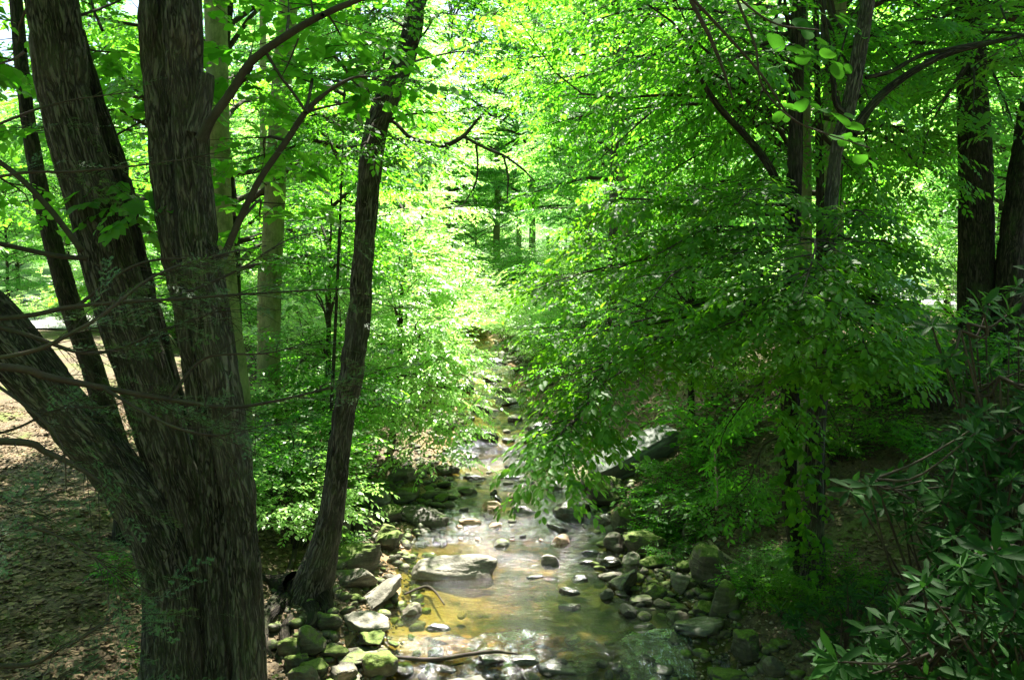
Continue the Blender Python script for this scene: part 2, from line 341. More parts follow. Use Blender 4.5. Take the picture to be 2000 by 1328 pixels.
# ------------------------------------------------------------------ tubes
def catmull(P, n):
    P = np.asarray(P, float); k = len(P)
    Q = np.vstack([2*P[0]-P[1], P, 2*P[-1]-P[-2]]); s = np.linspace(0, k-1, n); i = np.minimum(s.astype(int), k-2); u = (s-i)[:, None]
    a, b, c, d = Q[i], Q[i+1], Q[i+2], Q[i+3]
    return .5*((2*b)+(-a+c)*u+(2*a-5*b+4*c-d)*u**2+(-a+3*b-3*c+d)*u**3)
def tube(P, r, seg=10, n=None, rough=0, lobes=0, seed=0, cap=True):
    """returns V,F(quads),bark"""
    P = np.asarray(P, float); r = np.asarray(r, float)
    if n is None: n = max(len(P)*3, 6)
    Q = catmull(np.column_stack([P, r]), n); pts, rad = Q[:, :3], np.maximum(Q[:, 3], 1e-4)
    T = np.gradient(pts, axis=0); T /= np.linalg.norm(T, axis=1)[:, None]+1e-9
    ref = np.array([0, 1, 0.]) if abs(T[0][1]) < .8 else np.array([1, 0, 0.])
    Nn = np.zeros_like(T); a = ref-T[0]*ref.dot(T[0]); a /= np.linalg.norm(a)
    for i in range(n):
        a = a-T[i]*a.dot(T[i]); a /= np.linalg.norm(a)+1e-9; Nn[i] = a
    B = np.cross(T, Nn); th = np.linspace(0, 2*np.pi, seg, endpoint=False)
    ln = np.concatenate([[0], np.cumsum(np.linalg.norm(np.diff(pts, axis=0), axis=1))])
    ct, st = np.cos(th)[None, :], np.sin(th)[None, :]
    rr = rad[:, None]*np.ones((1, seg))
    if lobes: rr = rr*(1+lobes*fbm(np.stack([ct*1.1+0*rr, st*1.1+0*rr, (ln[:, None]*.5)+0*rr], -1), 2, seed))
    if rough:
        cc = np.stack([ct*rr, st*rr, ln[:, None]*.17+0*rr], -1)
        rd = .25+1.1*np.minimum(1, 2.2*np.abs(fbm(cc*17, 2, seed+3))); rr = rr+rough*(rd-.6)*np.minimum(1, rad[:, None]/.1)
    V = pts[:, None, :]+Nn[:, None, :]*(ct*rr)[..., None]+B[:, None, :]*(st*rr)[..., None]
    bk = np.stack([ct*rr+seed*3.7, st*rr, ln[:, None]+0*rr], -1)
    i = np.arange(n-1)[:, None]*seg; j = np.arange(seg)[None, :]; j2 = (j+1) % seg
    Fq = np.stack([i+j, i+j2, i+seg+j2, i+seg+j], -1).reshape(-1, 4)
    V = V.reshape(-1, 3); bk = bk.reshape(-1, 3)
    if cap:
        V = np.vstack([V, pts[-1]+T[-1]*rad[-1]*.3]); bk = np.vstack([bk, bk[-1]])
        e = (n-1)*seg; k = len(V)-1
        Fq = np.vstack([Fq, np.stack([e+np.arange(seg), e+(np.arange(seg)+1) % seg, np.full(seg, k), np.full(seg, k)], -1)[:, :4]]) if False else Fq
        tri = np.stack([e+np.arange(seg), e+(np.arange(seg)+1) % seg, np.full(seg, k)], -1)
        return V, Fq, tri, bk
    return V, Fq, np.zeros((0, 3), int), bk
class Tubes:
    def __init__(s): s.V = []; s.F = []; s.T = []; s.B = []; s.n = 0
    def add(s, *a, **k):
        V, Fq, tri, bk = tube(*a, **k); s.raw(V, Fq, tri, bk)
    def raw(s, V, Fq, tri, bk):
        s.V.append(V); s.F.append(Fq+s.n); s.T.append(tri+s.n); s.B.append(bk); s.n += len(V)
    def mesh(s, name, mat):
        return mesh(name, np.vstack(s.V), [np.vstack(s.F), np.vstack(s.T)], mat, True, {'bark': ('POINT', 'FLOAT_VECTOR', np.vstack(s.B))})
def pxtube(T, L, d, seg=12, n=None, **k):
    ws = .79 if seg >= 28 else 1.0
    P = []; r = []
    for q in L:
        dd = q[3] if len(q) > 3 else d
        P.append(at(q[0], q[1], dd)); r.append(ws*q[2]*dd/F/2)
    T.add(P, r, seg=seg, n=n, **k); return np.array(P), np.array(r)

# ------------------------------------------------------------------ leaves, sprays, crowns
def leaf_shape(kind):
    if kind == 'quad':   # simple folded diamond
        v = np.array([[0, 0, 0], [.45, .27, .04], [1, 0, -.06], [.45, -.27, .04]]); return v, np.array([[0, 1, 2, 3]])
    if kind == 'oval':
        v = np.array([[0, 0, 0], [.28, .24, .05], [.68, .22, .03], [1, 0, -.10], [.68, -.22, .03], [.28, -.24, .05], [.5, 0, -.01]])
        return v, np.array([[0, 6, 2, 1], [6, 3, 2, 2], [0, 5, 4, 6], [6, 4, 3, 3]])
    if kind == 'heart':
        v = np.array([[0, 0, 0], [-.08, .26, .03], [.2, .46, .05], [.62, .34, .02], [1, 0, -.12], [.62, -.34, .02], [.2, -.46, .05], [-.08, -.26, .03], [.5, 0, 0.]])
        return v, np.array([[0, 8, 2, 1], [8, 4, 3, 2], [0, 7, 6, 8], [8, 6, 5, 4]])
    if kind == 'round':
        a = np.linspace(0, 2*np.pi, 19)[:-1]; rr = 1+.12*np.cos(a)-.10*np.exp(-((a-np.pi)/.35)**2); v = np.array([[.5+.52*math.cos(x)*q, .42*math.sin(x)*q, .05*abs(math.sin(x))-.10*max(0, math.cos(x))**2] for x, q in zip(a, rr)]+[[.5, 0, -.02]])
        return v, np.array([[18, i, (i+1) % 18, (i+1) % 18] for i in range(18)])
    if kind == 'strap':
        v = np.array([[0, 0, 0], [.3, .085, .02], [.7, .12, 0], [1, 0, -.12], [.7, -.12, 0], [.3, -.085, .02], [.5, 0, -.02]])
        return v, np.array([[0, 6, 2, 1], [6, 3, 2, 2], [0, 5, 4, 6], [6, 4, 3, 3]])
def fix(f):
    q = f[f[:, 2] != f[:, 3]]; t3 = f[f[:, 2] == f[:, 3]][:, :3]; return q, t3
def rotm(ax, an):
    ax = np.asarray(ax, float); ax = ax/np.linalg.norm(ax); K = np.array([[0, -ax[2], ax[1]], [ax[2], 0, -ax[0]], [-ax[1], ax[0], 0]])
    return np.eye(3)+math.sin(an)*K+(1-math.cos(an))*K@K
def spray_templates(rng, kind, n, lf, cnt=4, droop=.35, tiltj=.35):
    out = []
    lv, lfc = leaf_shape(kind)
    for c in range(cnt):
        Vs = []
        for i in range(n):
            x = (i+.6)/n; side = 1 if i % 2 else -1
            an = side*(1.05-.55*x)+rng.normal(0, .15)
            if i == n-1: an = rng.normal(0, .15)
            Rm = rotm((0, 0, 1), an)@rotm((0, 1, 0), droop*rng.uniform(.3, 1.4))@rotm((1, 0, 0), rng.normal(0, tiltj))
            s = lf*rng.uniform(.5, 1.3)*(1-.25*abs(x-.5))
            Vs.append((lv*s)@Rm.T+np.array([x, side*.02, rng.normal(0, .02)-.12*x*x]))
        out.append(np.vstack(Vs))
    return out, len(lv), lfc, n
def crown_mesh(name, rng, S, tmpl, mat, rnd_shift=0.0):
    """S: array (m,7): pos3, dir3, size"""
    T, kv, fc, nl = tmpl
    S = np.asarray(S); m = len(S)
    D = S[:, 3:6]/(np.linalg.norm(S[:, 3:6], axis=1)[:, None]+1e-9)
    up = np.array([0, 0, 1.])+rng.normal(0, .2, (m, 3)); Yv = np.cross(up, D); Yv /= np.linalg.norm(Yv, axis=1)[:, None]+1e-9
    Zv = np.cross(D, Yv)
    Rm = np.stack([D, Yv, Zv], -1)*S[:, 6][:, None, None]
    sel = rng.integers(0, len(T), m); V = np.empty((m, kv*nl, 3), np.float32)
    for k in range(len(T)):
        w = sel == k
        if w.any(): V[w] = np.einsum('mij,vj->mvi', Rm[w], T[k])+S[w, None, :3]
    q, t3 = fix(fc); nleaf = m*nl; base = (np.arange(nleaf)*kv)[:, None, None]
    faces = []; rn = np.clip(np.repeat(rng.normal(.45+rnd_shift, .16, m), nl)+rng.normal(0, .16, nleaf), 0, 1); rr = []
    for ff in (q, t3):
        if len(ff): faces.append((base+ff[None]).reshape(-1, ff.shape[1])); rr.append(np.repeat(rn, len(ff)))
    return mesh(name, V.reshape(-1, 3), faces, mat, False, {'rnd': ('FACE', 'FLOAT', np.concatenate(rr))})
def twig_batch(T, S, r=.004, back=.25):
    """thin 3-sided twigs under every spray"""
    S = np.asarray(S); m = len(S); D = S[:, 3:6]/(np.linalg.norm(S[:, 3:6], axis=1)[:, None]+1e-9)
    A = np.cross(D, [0, 0, 1.]); A /= np.linalg.norm(A, axis=1)[:, None]+1e-6; B = np.cross(D, A)
    L = S[:, 6:7]
    p0 = S[:, :3]-D*L*back; p1 = S[:, :3]+D*L*.95-np.array([0, 0, .1])*L
    V = []
    for p, rr in ((p0, r), (p1, r*.4)):
        for k in range(3):
            a = k*2.094; V.append(p+(A*math.cos(a)+B*math.sin(a))*rr)
    V = np.stack(V, 1).reshape(-1, 3); b = (np.arange(m)*6)[:, None, None]
    Fq = (b+np.array([[0, 1, 4, 3], [1, 2, 5, 4], [2, 0, 3, 5]])[None]).reshape(-1, 4)
    T.raw(V, Fq, np.zeros((0, 3), int), V*1.0)
def grow(rng, T, p0, p1, r0, nsec=9, secl=.4, spr=5, size=.4, arch=.12, vz=.12, t0=.2, seg=6, droop=0.0):
    """limb p0->p1 with side branches; returns spray rows"""
    p0 = np.asarray(p0, float); p1 = np.asarray(p1, float); v = p1-p0; L = np.linalg.norm(v)
    a = p0+v*.35+np.array([0, 0, arch*L])+rng.normal(0, .04*L, 3); b = p0+v*.7+np.array([0, 0, arch*L*.8])+rng.normal(0, .05*L, 3)
    K = np.array([p0, a, b, p1]); path = catmull(K, 24)
    T.add(K, [r0, r0*.7, r0*.42, r0*.12], seg=seg, n=10)
    S = []
    for j in range(nsec):
        t = t0+(1-t0)*(j+rng.uniform(.1, .9))/nsec; q = t*23; i = min(int(q), 22); pt = path[i]+(path[i+1]-path[i])*(q-i)
        tg = path[i+1]-path[i]; tg /= np.linalg.norm(tg)
        sd = np.cross(tg, [0, 0, 1.]); sd /= np.linalg.norm(sd)+1e-6
        s = 1 if j % 2 else -1
        d = tg*rng.uniform(.4, .9)+sd*s*rng.uniform(.6, 1)+np.array([0, 0, rng.normal(0, vz)-droop*.5]); d /= np.linalg.norm(d)
        l = L*secl*(1.15-.75*t)*rng.uniform(.7, 1.2)
        e = pt+d*l-np.array([0, 0, droop*l*.5]); mid = pt+d*l*.5+rng.normal(0, .03*l, 3)
        T.add([pt, mid, e], [r0*.28*(1.1-t)+.003, r0*.16*(1.1-t)+.002, .002], seg=4, n=5, cap=False)
        dd = e-mid; dd /= np.linalg.norm(dd)
        sd2 = np.cross(dd, [0, 0, 1.]); sd2 /= np.linalg.norm(sd2)+1e-6
        for k in range(spr):
            u_ = (k+rng.uniform(.2, 1))/spr; pp = pt+(e-pt)*u_+rng.normal(0, .03, 3); s2 = 1 if k % 2 else -1
            d3 = dd+sd2*s2*rng.uniform(.3, 1.1)+np.array([0, 0, rng.normal(-.1, .18)-droop])
            if k == spr-1: d3 = dd+np.array([0, 0, rng.normal(-.1, .12)-droop])
            S.append([*pp, *d3, size*rng.uniform(.75, 1.25)])
    return S

def gen_tree(seed, H, cb, rad, nl, leafm, barkm, lsize, r0=.16, size=.6, nsec=9, spr=5, nleaf=13, lean=.04, shape='oval', kind='quad'):
    """generic broadleaf: returns (trunk mesh, limb mesh, crown mesh)"""
    rng = np.random.default_rng(seed)
    T = Tubes(); Lb = Tubes()
    K = [np.array([0, 0, -.3])]
    for k in range(1, 7): K.append(np.array([rng.normal(0, lean*H*.25)*k/6, rng.normal(0, lean*H*.25)*k/6, H*.92*k/6]))
    K.insert(1, np.array([0, 0, .35])); rr = [r0*1.5, r0*1.1]+[r0*(1-.15*k) for k in range(1, 7)]
    T.add(K, rr, seg=12, n=26, lobes=.12, seed=seed)
    path = catmull(np.array(K), 60); S = []
    for i in range(nl):
        f = (i+rng.uniform(0, 1))/nl; z = cb+(H*.93-cb)*f; j = min(int(np.searchsorted(path[:, 2], z)), 59); p0 = path[j]
        prof = (.55+.45*math.sin(math.pi*min(1, f*1.15+.15))) if shape == 'oval' else (1-.75*f)
        az = i*2.4+rng.normal(0, .4); l = rad*prof*rng.uniform(.7, 1.15); el = .05+.75*f+rng.normal(0, .12)
        p1 = p0+np.array([math.cos(az)*math.cos(el), math.sin(az)*math.cos(el), math.sin(el)])*l
        S += grow(rng, Lb, p0, p1, r0*.35*(1-.5*f)+.01, nsec, .42, spr, size, .08)
    tm = spray_templates(rng, kind, nleaf, lsize/size)
    return (T.mesh('trunk', barkm), Lb.mesh('limbs', M['twig']), crown_mesh('crown', rng, S, tm, leafm))
def put(name, label, cat, meshes, loc, rz=0, sc=1., group=None, names=('trunk', 'limbs', 'crown')):
    o = thing(name, label, cat, loc, group); o.rotation_euler = (0, 0, rz); o.scale = (sc,)*3
    for n_, me in zip(names, meshes):
        if me is not None: obj(n_, me, o)
    return o
# ------------------------------------------------------------------ named near trees
def base_at(px, py, d=None):
    return hit(px, py)
# multi-stemmed tree on the left bank
rng = np.random.default_rng(11)
big = thing('multi_stem_tree', 'huge clump of dark furrowed trunks fanning out from one base on the left bank', 'tree', (at(380, 1300, 6.2)[0], 6.2, .55))
def child_tube(root, name, mat, tubes, label=None):
    T = Tubes()
    for L, d, kw in tubes: pxtube(T, L, d, **kw)
    me = T.mesh(name, mat); me.transform(__import__('mathutils').Matrix.Translation(-Vector(root.location)))
    o = obj(name, me, root)
    if label: o['label'] = label
    return o
def shift(me, root):
    me.transform(__import__('mathutils').Matrix.Translation(-Vector(root.location))); return me
hi = dict(seg=120, n=260, rough=.022, lobes=.10)
def up(L, n, d, tilt=0):
    """carry a stem on upwards beyond its last listed point"""
    return L
S1 = [(-420, 330, 80, 5.0), (-260, 440, 90, 5.4), (-150, 500, 120, 5.8), (-20, 632, 138), (92, 762, 128), (198, 885, 118), (280, 1000, 112), (325, 1110, 115), (338, 1220, 135), (340, 1330, 165), (340, 1420, 190)]
S2a = [(30, -360, 85, 7.0), (60, -180, 98, 6.7), (97, -10, 108), (128, 200, 112), (183, 400, 110), (238, 600, 116), (300, 800, 118), (355, 1000, 108), (385, 1150, 110), (398, 1270, 130), (400, 1400, 150)]
S2b = [(150, 60, 30, 6.7), (182, 190, 42), (226, 350, 62), (254, 500, 70), (288, 640, 76), (326, 780, 72), (368, 920, 70), (400, 1080, 80), (410, 1350, 110)]
S3a = [(290, -380, 60, 7.2), (298, -180, 68, 6.8), (304, -10, 70), (312, 150, 68), (322, 300, 66), (342, 470, 70), (368, 600, 66), (395, 760, 66), (415, 900, 66), (425, 1050, 68), (430, 1200, 76), (435, 1400, 95)]
S3b = [(350, -380, 56, 7.0), (352, -180, 66, 6.5), (357, -10, 74), (363, 150, 74), (374, 300, 74), (388, 470, 76), (408, 600, 80), (433, 760, 82), (457, 900, 80), (475, 1050, 74), (484, 1200, 74), (488, 1300, 80), (489, 1400, 90)]
child_tube(big, 'trunk', M['bark'], [(S1, 6.15, dict(hi, seed=1))], 'left trunk leaning far over and out of the picture')
child_tube(big, 'trunk', M['bark'], [(S2a, 6.35, dict(hi, seed=2))])
child_tube(big, 'trunk', M['bark_dark'], [(S2b, 6.75, dict(hi, seed=3))], 'darker trunk half hidden behind its neighbour')
child_tube(big, 'trunk', M['bark'], [(S3a, 6.25, dict(hi, seed=4)), (S3b, 6.0, dict(hi, seed=5))], 'two upright trunks grown together')
child_tube(big, 'stub', M['bark'], [([(385, 262, 42), (396, 205, 36), (402, 160, 32), (404, 146, 28)], 5.95, dict(seg=24, n=14, rough=.01, lobes=.1, seed=6))], 'broken branch stub')
child_tube(big, 'branch', M['twig'], [([(392, 275, 24), (412, 235, 18), (445, 190, 16), (490, 122, 15), (560, 70, 14), (630, 30, 12), (720, -8, 10), (860, -60, 6)], 5.8, dict(seg=10, n=60, rough=.004, seed=7)),
     ([(518, 100, 7), (545, 145, 6), (575, 185, 6), (597, 218, 6)], 5.8, dict(seg=6)), ([(612, 30, 5), (608, 5, 4), (600, -30, 3)], 5.8, dict(seg=6)), ([(583, 75, 4), (565, 120, 3), (550, 150, 2)], 5.8, dict(seg=5))])
child_tube(big, 'branch', M['twig'], [([(436, 505, 15), (468, 430, 13), (508, 350, 12), (560, 275, 12), (597, 220, 11), (640, 180, 7), (700, 150, 4), (760, 160, 2)], 6.0, dict(seg=10, n=50, rough=.003, seed=8)),
     ([(597, 220, 6), (625, 212, 5), (680, 200, 3)], 6.0, dict(seg=6))])
for q_ in [([(-40, 290, 10), (30, 340, 11), (90, 400, 12), (130, 450, 12), (160, 490, 14)], 5.9, dict(seg=8, seed=9)), ([(-30, 470, 9), (40, 485, 9), (110, 500, 10), (170, 505, 10)], 5.9, dict(seg=8)),
     ([(440, 885, 4), (470, 940, 4), (500, 1000, 3), (485, 1040, 2)], 5.6, dict(seg=6)), ([(300, 905, 4), (325, 960, 4), (345, 1040, 4), (320, 1100, 2)], 5.5, dict(seg=6))]: child_tube(big, 'dead_branch', M['twig'], [q_])
# ivy-like moss line and high crowns of the clump
Lb = Tubes(); S = []
tops = [at(30, -360, 7.0), at(290, -380, 7.2), at(350, -380, 7.0), at(-420, 330, 5.0)]
for k, tp_ in enumerate(tops):
    top = tp_+np.array([(-.6, .3, .9, -2.2)[k], (1.2, 1.6, 1.0, .6)[k], (4.2, 4.6, 4.2, 3.2)[k]])
    Lb.add([tp_-np.array([0, 0, .1]), (tp_+top)/2+rng.normal(0, .1, 3), top], [.19, .13, .04], seg=10, n=12)
    for j in range(11):
        p0 = tp_+(top-tp_)*(j+.3)/11; az = rng.uniform(-2.6, 2.6)+math.pi/2; l = rng.uniform(2.2, 3.8)
        if az > -0.6 and az < .9 and k in (1, 2): l *= .75
        p1 = p0+np.array([math.cos(az)*l, math.sin(az)*l, rng.uniform(-.1, 1.0)])
        S += grow(rng, Lb, p0, p1, .05, 9, .42, 5, .55, .08)
# low sprays with broad round leaves around the stems, in view
low = [((150, 90, 6.8), (250, 120, 7.6)), ((190, 180, 6.8), (60, 260, 8.2)), ((200, 60, 6.8), (130, -60, 7.6)), ((210, 330, 6.8), (285, 420, 6.2)), ((195, 300, 6.8), (330, 210, 7.5)),
       ((420, 230, 5.9), (500, 30, 7.6)), ((490, 122, 5.8), (470, 220, 7.0)), ((560, 70, 5.8), (560, -30, 7.0)), ((560, 275, 6.0), (510, 330, 7.4)), ((597, 220, 5.9), (640, 110, 7.0)),
       ((640, 180, 6), (740, 200, 7.2)), ((630, 30, 5.7), (700, 90, 7.0)), ((130, 40, 6.5), (330, -40, 8.0)), ((-60, 300, 6.0), (60, 420, 8.2)), ((50, 100, 6.4), (-60, 160, 8.0)), ((60, 0, 6.4), (10, 130, 7.6)),
       ((470, 430, 6.0), (540, 400, 7.6)), ((240, 420, 6.8), (290, 500, 7.4))]
S2 = []
for a, b in low: S2 += grow(rng, Lb, at(*a), at(*b), .014, 6, .5, 3, .38, .05, t0=.25)
obj('limbs', shift(Lb.mesh('limbs', M['twig']), big), big)
obj('crown', shift(crown_mesh('crown', rng, S, spray_templates(rng, 'quad', 14, .2), M['leaf_mid']), big), big)
obj('leaf_sprays', shift(crown_mesh('leaf_sprays', rng, S2, spray_templates(rng, 'heart', 9, .27, droop=.3), M['leaf_mid']), big), big)['label'] = 'broad round leaves on low side twigs'

def px_tree(name, label, mat, L, d, base_d=None, crown=None, extra=(), seed=0, leafm=None, tmpl=None, seg=28, n=90, rough=.01, size=.5, top=None, nl=10, spread=(2, 3.4), hgt=4.5, upto=None, leafkind='quad', ll=.2, azr=(0, 6.28), slope=(-.1, 1.0), spr=5, nsec=9):
    """tree whose trunk follows points read off the photograph; crown above"""
    rng = np.random.default_rng(seed+100)
    b = at(L[-1][0], L[-1][1], L[-1][3] if len(L[-1]) > 3 else d)
    gz = float(ground(b[0], b[1])); root = thing(name, label, 'tree', (b[0], b[1], min(gz, b[2])))
    T = Tubes(); P, r = pxtube(T, L, d, seg=seg, n=n, rough=rough, lobes=.08, seed=seed)
    if P[-1][2] > gz-.1:   # carry the butt down into the ground
        T.add([P[-1]+(P[-1]-P[-2])*-.05, [P[-1][0], P[-1][1], (P[-1][2]+gz)/2], [P[-1][0], P[-1][1], gz-.2]], [r[-1], r[-1]*1.08, r[-1]*1.5], seg=seg, n=24, rough=rough, seed=seed)
    obj('trunk', shift(T.mesh('trunk', mat), root), root)
    if extra:
        E = Tubes()
        for e in extra: pxtube(E, e, d, seg=8, n=30, rough=.002)
        obj('branch', shift(E.mesh('branch', mat), root), root)
    if crown is not None or nl:
        Lb = Tubes(); S = []
        tp = P[0]; dirn = P[0]-P[1]; dirn /= np.linalg.norm(dirn)
        tt = tp+np.array([dirn[0]*.5*hgt, .1*hgt, hgt])
        if nl:
            Lb.add([tp-dirn*.05, (tp+tt)/2, tt], [r[0], r[0]*.6, .02], seg=10, n=12)
            for j in range(nl):
                p0 = tp+(tt-tp)*(j+.2)/nl; az = rng.uniform(*azr); l = rng.uniform(*spread)
                S += grow(rng, Lb, p0, p0+np.array([math.cos(az)*l, math.sin(az)*l, rng.uniform(*slope)]), .035, nsec, .42, spr, size, .08)
        Lc = Tubes() if (crown and nl) else Lb
        if crown: S += crown(rng, Lc)
        if crown and nl: obj('low_limbs', shift(Lc.mesh('low_limbs', M['twig']), root), root)
        obj('limbs', shift(Lb.mesh('limbs', M['twig']), root), root)
        obj('crown', shift(crown_mesh('crown', rng, S, tmpl or spray_templates(rng, leafkind, 13, ll), leafm or M['leaf_mid']), root), root)
    return root

# slender dark tree behind the leaning left trunk
px_tree('slender_tree', 'slender dark tree standing just behind the leaning left trunk of the big clump', M['bark_dark'],
        [(20, -160, 22), (30, -10, 26), (50, 200, 32), (85, 400, 38), (140, 600, 46), (188, 740, 50), (225, 860, 56), (250, 960, 62)], 8.6, seed=1, hgt=4, nl=9, leafm=M['leaf_mid'], spread=(1.5, 2.8))
# leaning tree at the water's edge
def lean_crown(rng, Lb):
    S = []
    for a, b in [((745, 240, 8.3), (930, 215, 8.2)), ((760, 190, 8.3), (640, 240, 7.4)), ((735, 260, 8.3), (860, 330, 7.6)), ((790, 100, 8.3), (900, 30, 7.5)), ((800, 60, 8.3), (700, 20, 7.2)), ((762, 170, 8.3), (840, 180, 7.2)),
                 ((726, 300, 8.3), (640, 330, 8.8)), ((745, 230, 8.3), (690, 300, 7.2)), ((780, 130, 8.3), (960, 120, 9.4)), ((810, 20, 8.3), (760, 80, 7.3))]:
        S += grow(rng, Lb, at(*a), at(*b), .016, 7, .45, 3, .34, .05, t0=.3)
    return S
lt = px_tree('leaning_tree', 'slim dark tree with exposed roots leaning over the stony left edge of the stream', M['bark'],
        [(850, -160, 34), (818, -20, 40), (797, 90, 44), (764, 175, 48), (735, 245, 50), (720, 350, 50), (712, 470, 47), (703, 600, 50), (688, 720, 56), (667, 840, 52), (656, 940, 54), (642, 1035, 66), (618, 1120, 92), (596, 1185, 130), (585, 1230, 150)],
        8.3, seed=2, crown=lean_crown, hgt=3.2, nl=8, spread=(1.4, 2.6), seg=56, n=150, rough=.02,
        extra=[[(735, 240, 9), (768, 238, 8), (800, 268, 8), (840, 280, 9), (870, 284, 10), (905, 266, 8), (932, 235, 5), (960, 205, 3)],
               [(905, 267, 6), (945, 288, 6), (985, 305, 5), (1020, 330, 4), (1045, 355, 2)], [(930, 284, 5), (933, 320, 4), (928, 360, 4), (905, 400, 2)], [(983, 304, 4), (992, 345, 4), (990, 395, 2)]])
Rt = Tubes()
for k, L in enumerate([[(590, 1150, 60), (560, 1165, 40), (530, 1190, 28), (505, 1235, 18)], [(600, 1175, 45), (612, 1205, 26), (605, 1228, 20), (580, 1240, 14)], [(575, 1140, 50), (535, 1140, 30), (500, 1130, 20), (470, 1135, 12)],
          [(625, 1150, 40), (640, 1190, 26), (632, 1230, 18), (640, 1262, 10)], [(580, 1190, 40), (560, 1230, 24), (555, 1262, 18), (540, 1290, 10)], [(570, 1165, 40), (525, 1210, 22), (515, 1250, 16), (530, 1290, 8)]]):
    P = []; r = []
    for q in L: h_ = hit(q[0], q[1]); P.append(h_+np.array([0, 0, .02])); r.append(q[2]*8.0/F/2)
    P[0] = at(L[0][0], L[0][1], 8.25); Rt.add(P, r, seg=12, n=24, rough=.01, seed=k)
obj('roots', shift(Rt.mesh('roots', M['bark_dark']), lt), lt)

px_tree('pale_tree', 'pale grey tree rising directly behind the twin upright trunks of the clump', M['bark_pale'],
        [(405, -300, 46), (420, -20, 52), (425, 200, 50), (432, 400, 48), (448, 600, 46), (468, 750, 44), (478, 860, 46), (482, 930, 52)], 11, seed=3, hgt=5, leafm=M['leaf_mid'], nl=6, rough=.004)
px_tree('pale_tree', 'pale greenish tree standing clear between the clump and the leaning tree', M['bark_pale'],
        [(580, -300, 42), (566, -20, 44), (552, 150, 47), (540, 350, 50), (530, 550, 53), (526, 700, 54), (525, 800, 58), (525, 880, 66)], 12.5, seed=4, hgt=6, leafm=M['leaf_sunlit'], nl=12, rough=.004)
px_tree('thin_tree', 'thin straight tree just left of the pale greenish trunk', M['bark_pale'],
        [(513, -200, 14), (513, 0, 15), (514, 300, 16), (510, 560, 17), (508, 800, 18)], 17, seed=5, hgt=5, leafm=M['leaf_sunlit'], nl=8, rough=0)
px_tree('slim_tree', 'thin dark sapling between the pale greenish trunk and the leaning tree', M['bark_dark'],
        [(668, 330, 5), (662, 480, 7), (655, 640, 8), (648, 780, 9), (644, 850, 10)], 11, seed=51, hgt=1.2, leafm=M['leaf_mid'], nl=5, rough=0, spread=(.5, 1.1), size=.35, ll=.25)

# twin stemmed tree on the right bank with the big low bough
def bough(rng, Lb):
    S = []
    ends = [((1545, 560, 8.1), (1060, 560, 7.4)), ((1545, 600, 8.1), (1040, 640, 6.9)), ((1545, 640, 8.0), (1090, 740, 6.4)), ((1550, 640, 8.0), (1130, 780, 6.0)), ((1550, 640, 8.0), (1310, 670, 6.3)),
            ((1545, 520, 8.1), (1180, 470, 7.6)), ((1545, 500, 8.1), (1330, 440, 7.2)), ((1545, 540, 8.1), (1260, 600, 6.0)), ((1545, 600, 8.0), (1350, 660, 6.0)), ((1605, 560, 7.9), (1500, 560, 5.8)),
            ((1610, 600, 7.9), (1640, 640, 5.6)), ((1615, 560, 7.9), (1760, 600, 6.6)), ((1610, 620, 7.9), (1790, 660, 6.2)), ((1610, 640, 7.9), (1700, 700, 6)), ((1620, 520, 7.9), (1690, 500, 6.8)),
            ((1545, 660, 8.0), (1450, 640, 5.9)), ((1545, 500, 8.1), (1430, 500, 6.4)), ((1150, 780, 6.5), (1075, 915, 5.6)), ((1600, 480, 8.0), (1560, 600, 5.6)), ((1620, 660, 7.9), (1600, 720, 5.9)),
            ((1548, 420, 8.2), (1120, 480, 8.2)), ((1548, 400, 8.2), (1220, 400, 8.0)), ((1550, 380, 8.2), (1340, 360, 7.6)), ((1550, 380, 8.2), (1440, 400, 7.0)), ((1615, 420, 8.0), (1700, 430, 7.0)), ((1612, 450, 8.0), (1790, 500, 7.2)),
            ((1548, 450, 8.2), (1050, 540, 8.6)), ((1548, 440, 8.2), (1280, 500, 7.0)), ((1545, 560, 8.1), (1130, 660, 6.6)), ((1200, 700, 6.6), (1100, 850, 6.0))]
    for a, b in ends: S += grow(rng, Lb, at(*a), at(*b), .022, 12, .34, 5, .38, .05, vz=.05, t0=.22, droop=.10)
    return S
def bough_light(rng, Lb):
    S = []
    ends = [((1545, 700, 8.1), (1400, 900, 8.3)), ((1545, 750, 8.1), (1420, 820, 8.6)), ((1545, 850, 8.1), (1420, 990, 7.8)), ((1600, 700, 8.0), (1500, 800, 7.4))]
    for a, b in ends: S += grow(rng, Lb, at(*a), at(*b), .014, 7, .4, 3, .3, .06, t0=.3, droop=.1)
    return S
R1 = [(a_, b_, c_*.84) for a_, b_, c_ in [(1570, -260, 30), (1562, -20, 38), (1555, 150, 38), (1553, 300, 40), (1548, 450, 44), (1548, 600, 48), (1545, 750, 52), (1540, 900, 48), (1545, 1000, 44), (1560, 1080, 46), (1580, 1150, 52)]]
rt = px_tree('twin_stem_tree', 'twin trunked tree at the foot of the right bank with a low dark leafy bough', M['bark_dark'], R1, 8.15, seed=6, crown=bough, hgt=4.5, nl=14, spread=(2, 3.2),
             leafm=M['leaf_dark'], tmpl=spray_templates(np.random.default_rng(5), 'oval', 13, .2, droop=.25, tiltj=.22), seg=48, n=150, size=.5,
             extra=[[(1530, 385, 18), (1502, 325, 16), (1462, 272, 14), (1402, 207, 12), (1368, 150, 9), (1350, 90, 6)]])
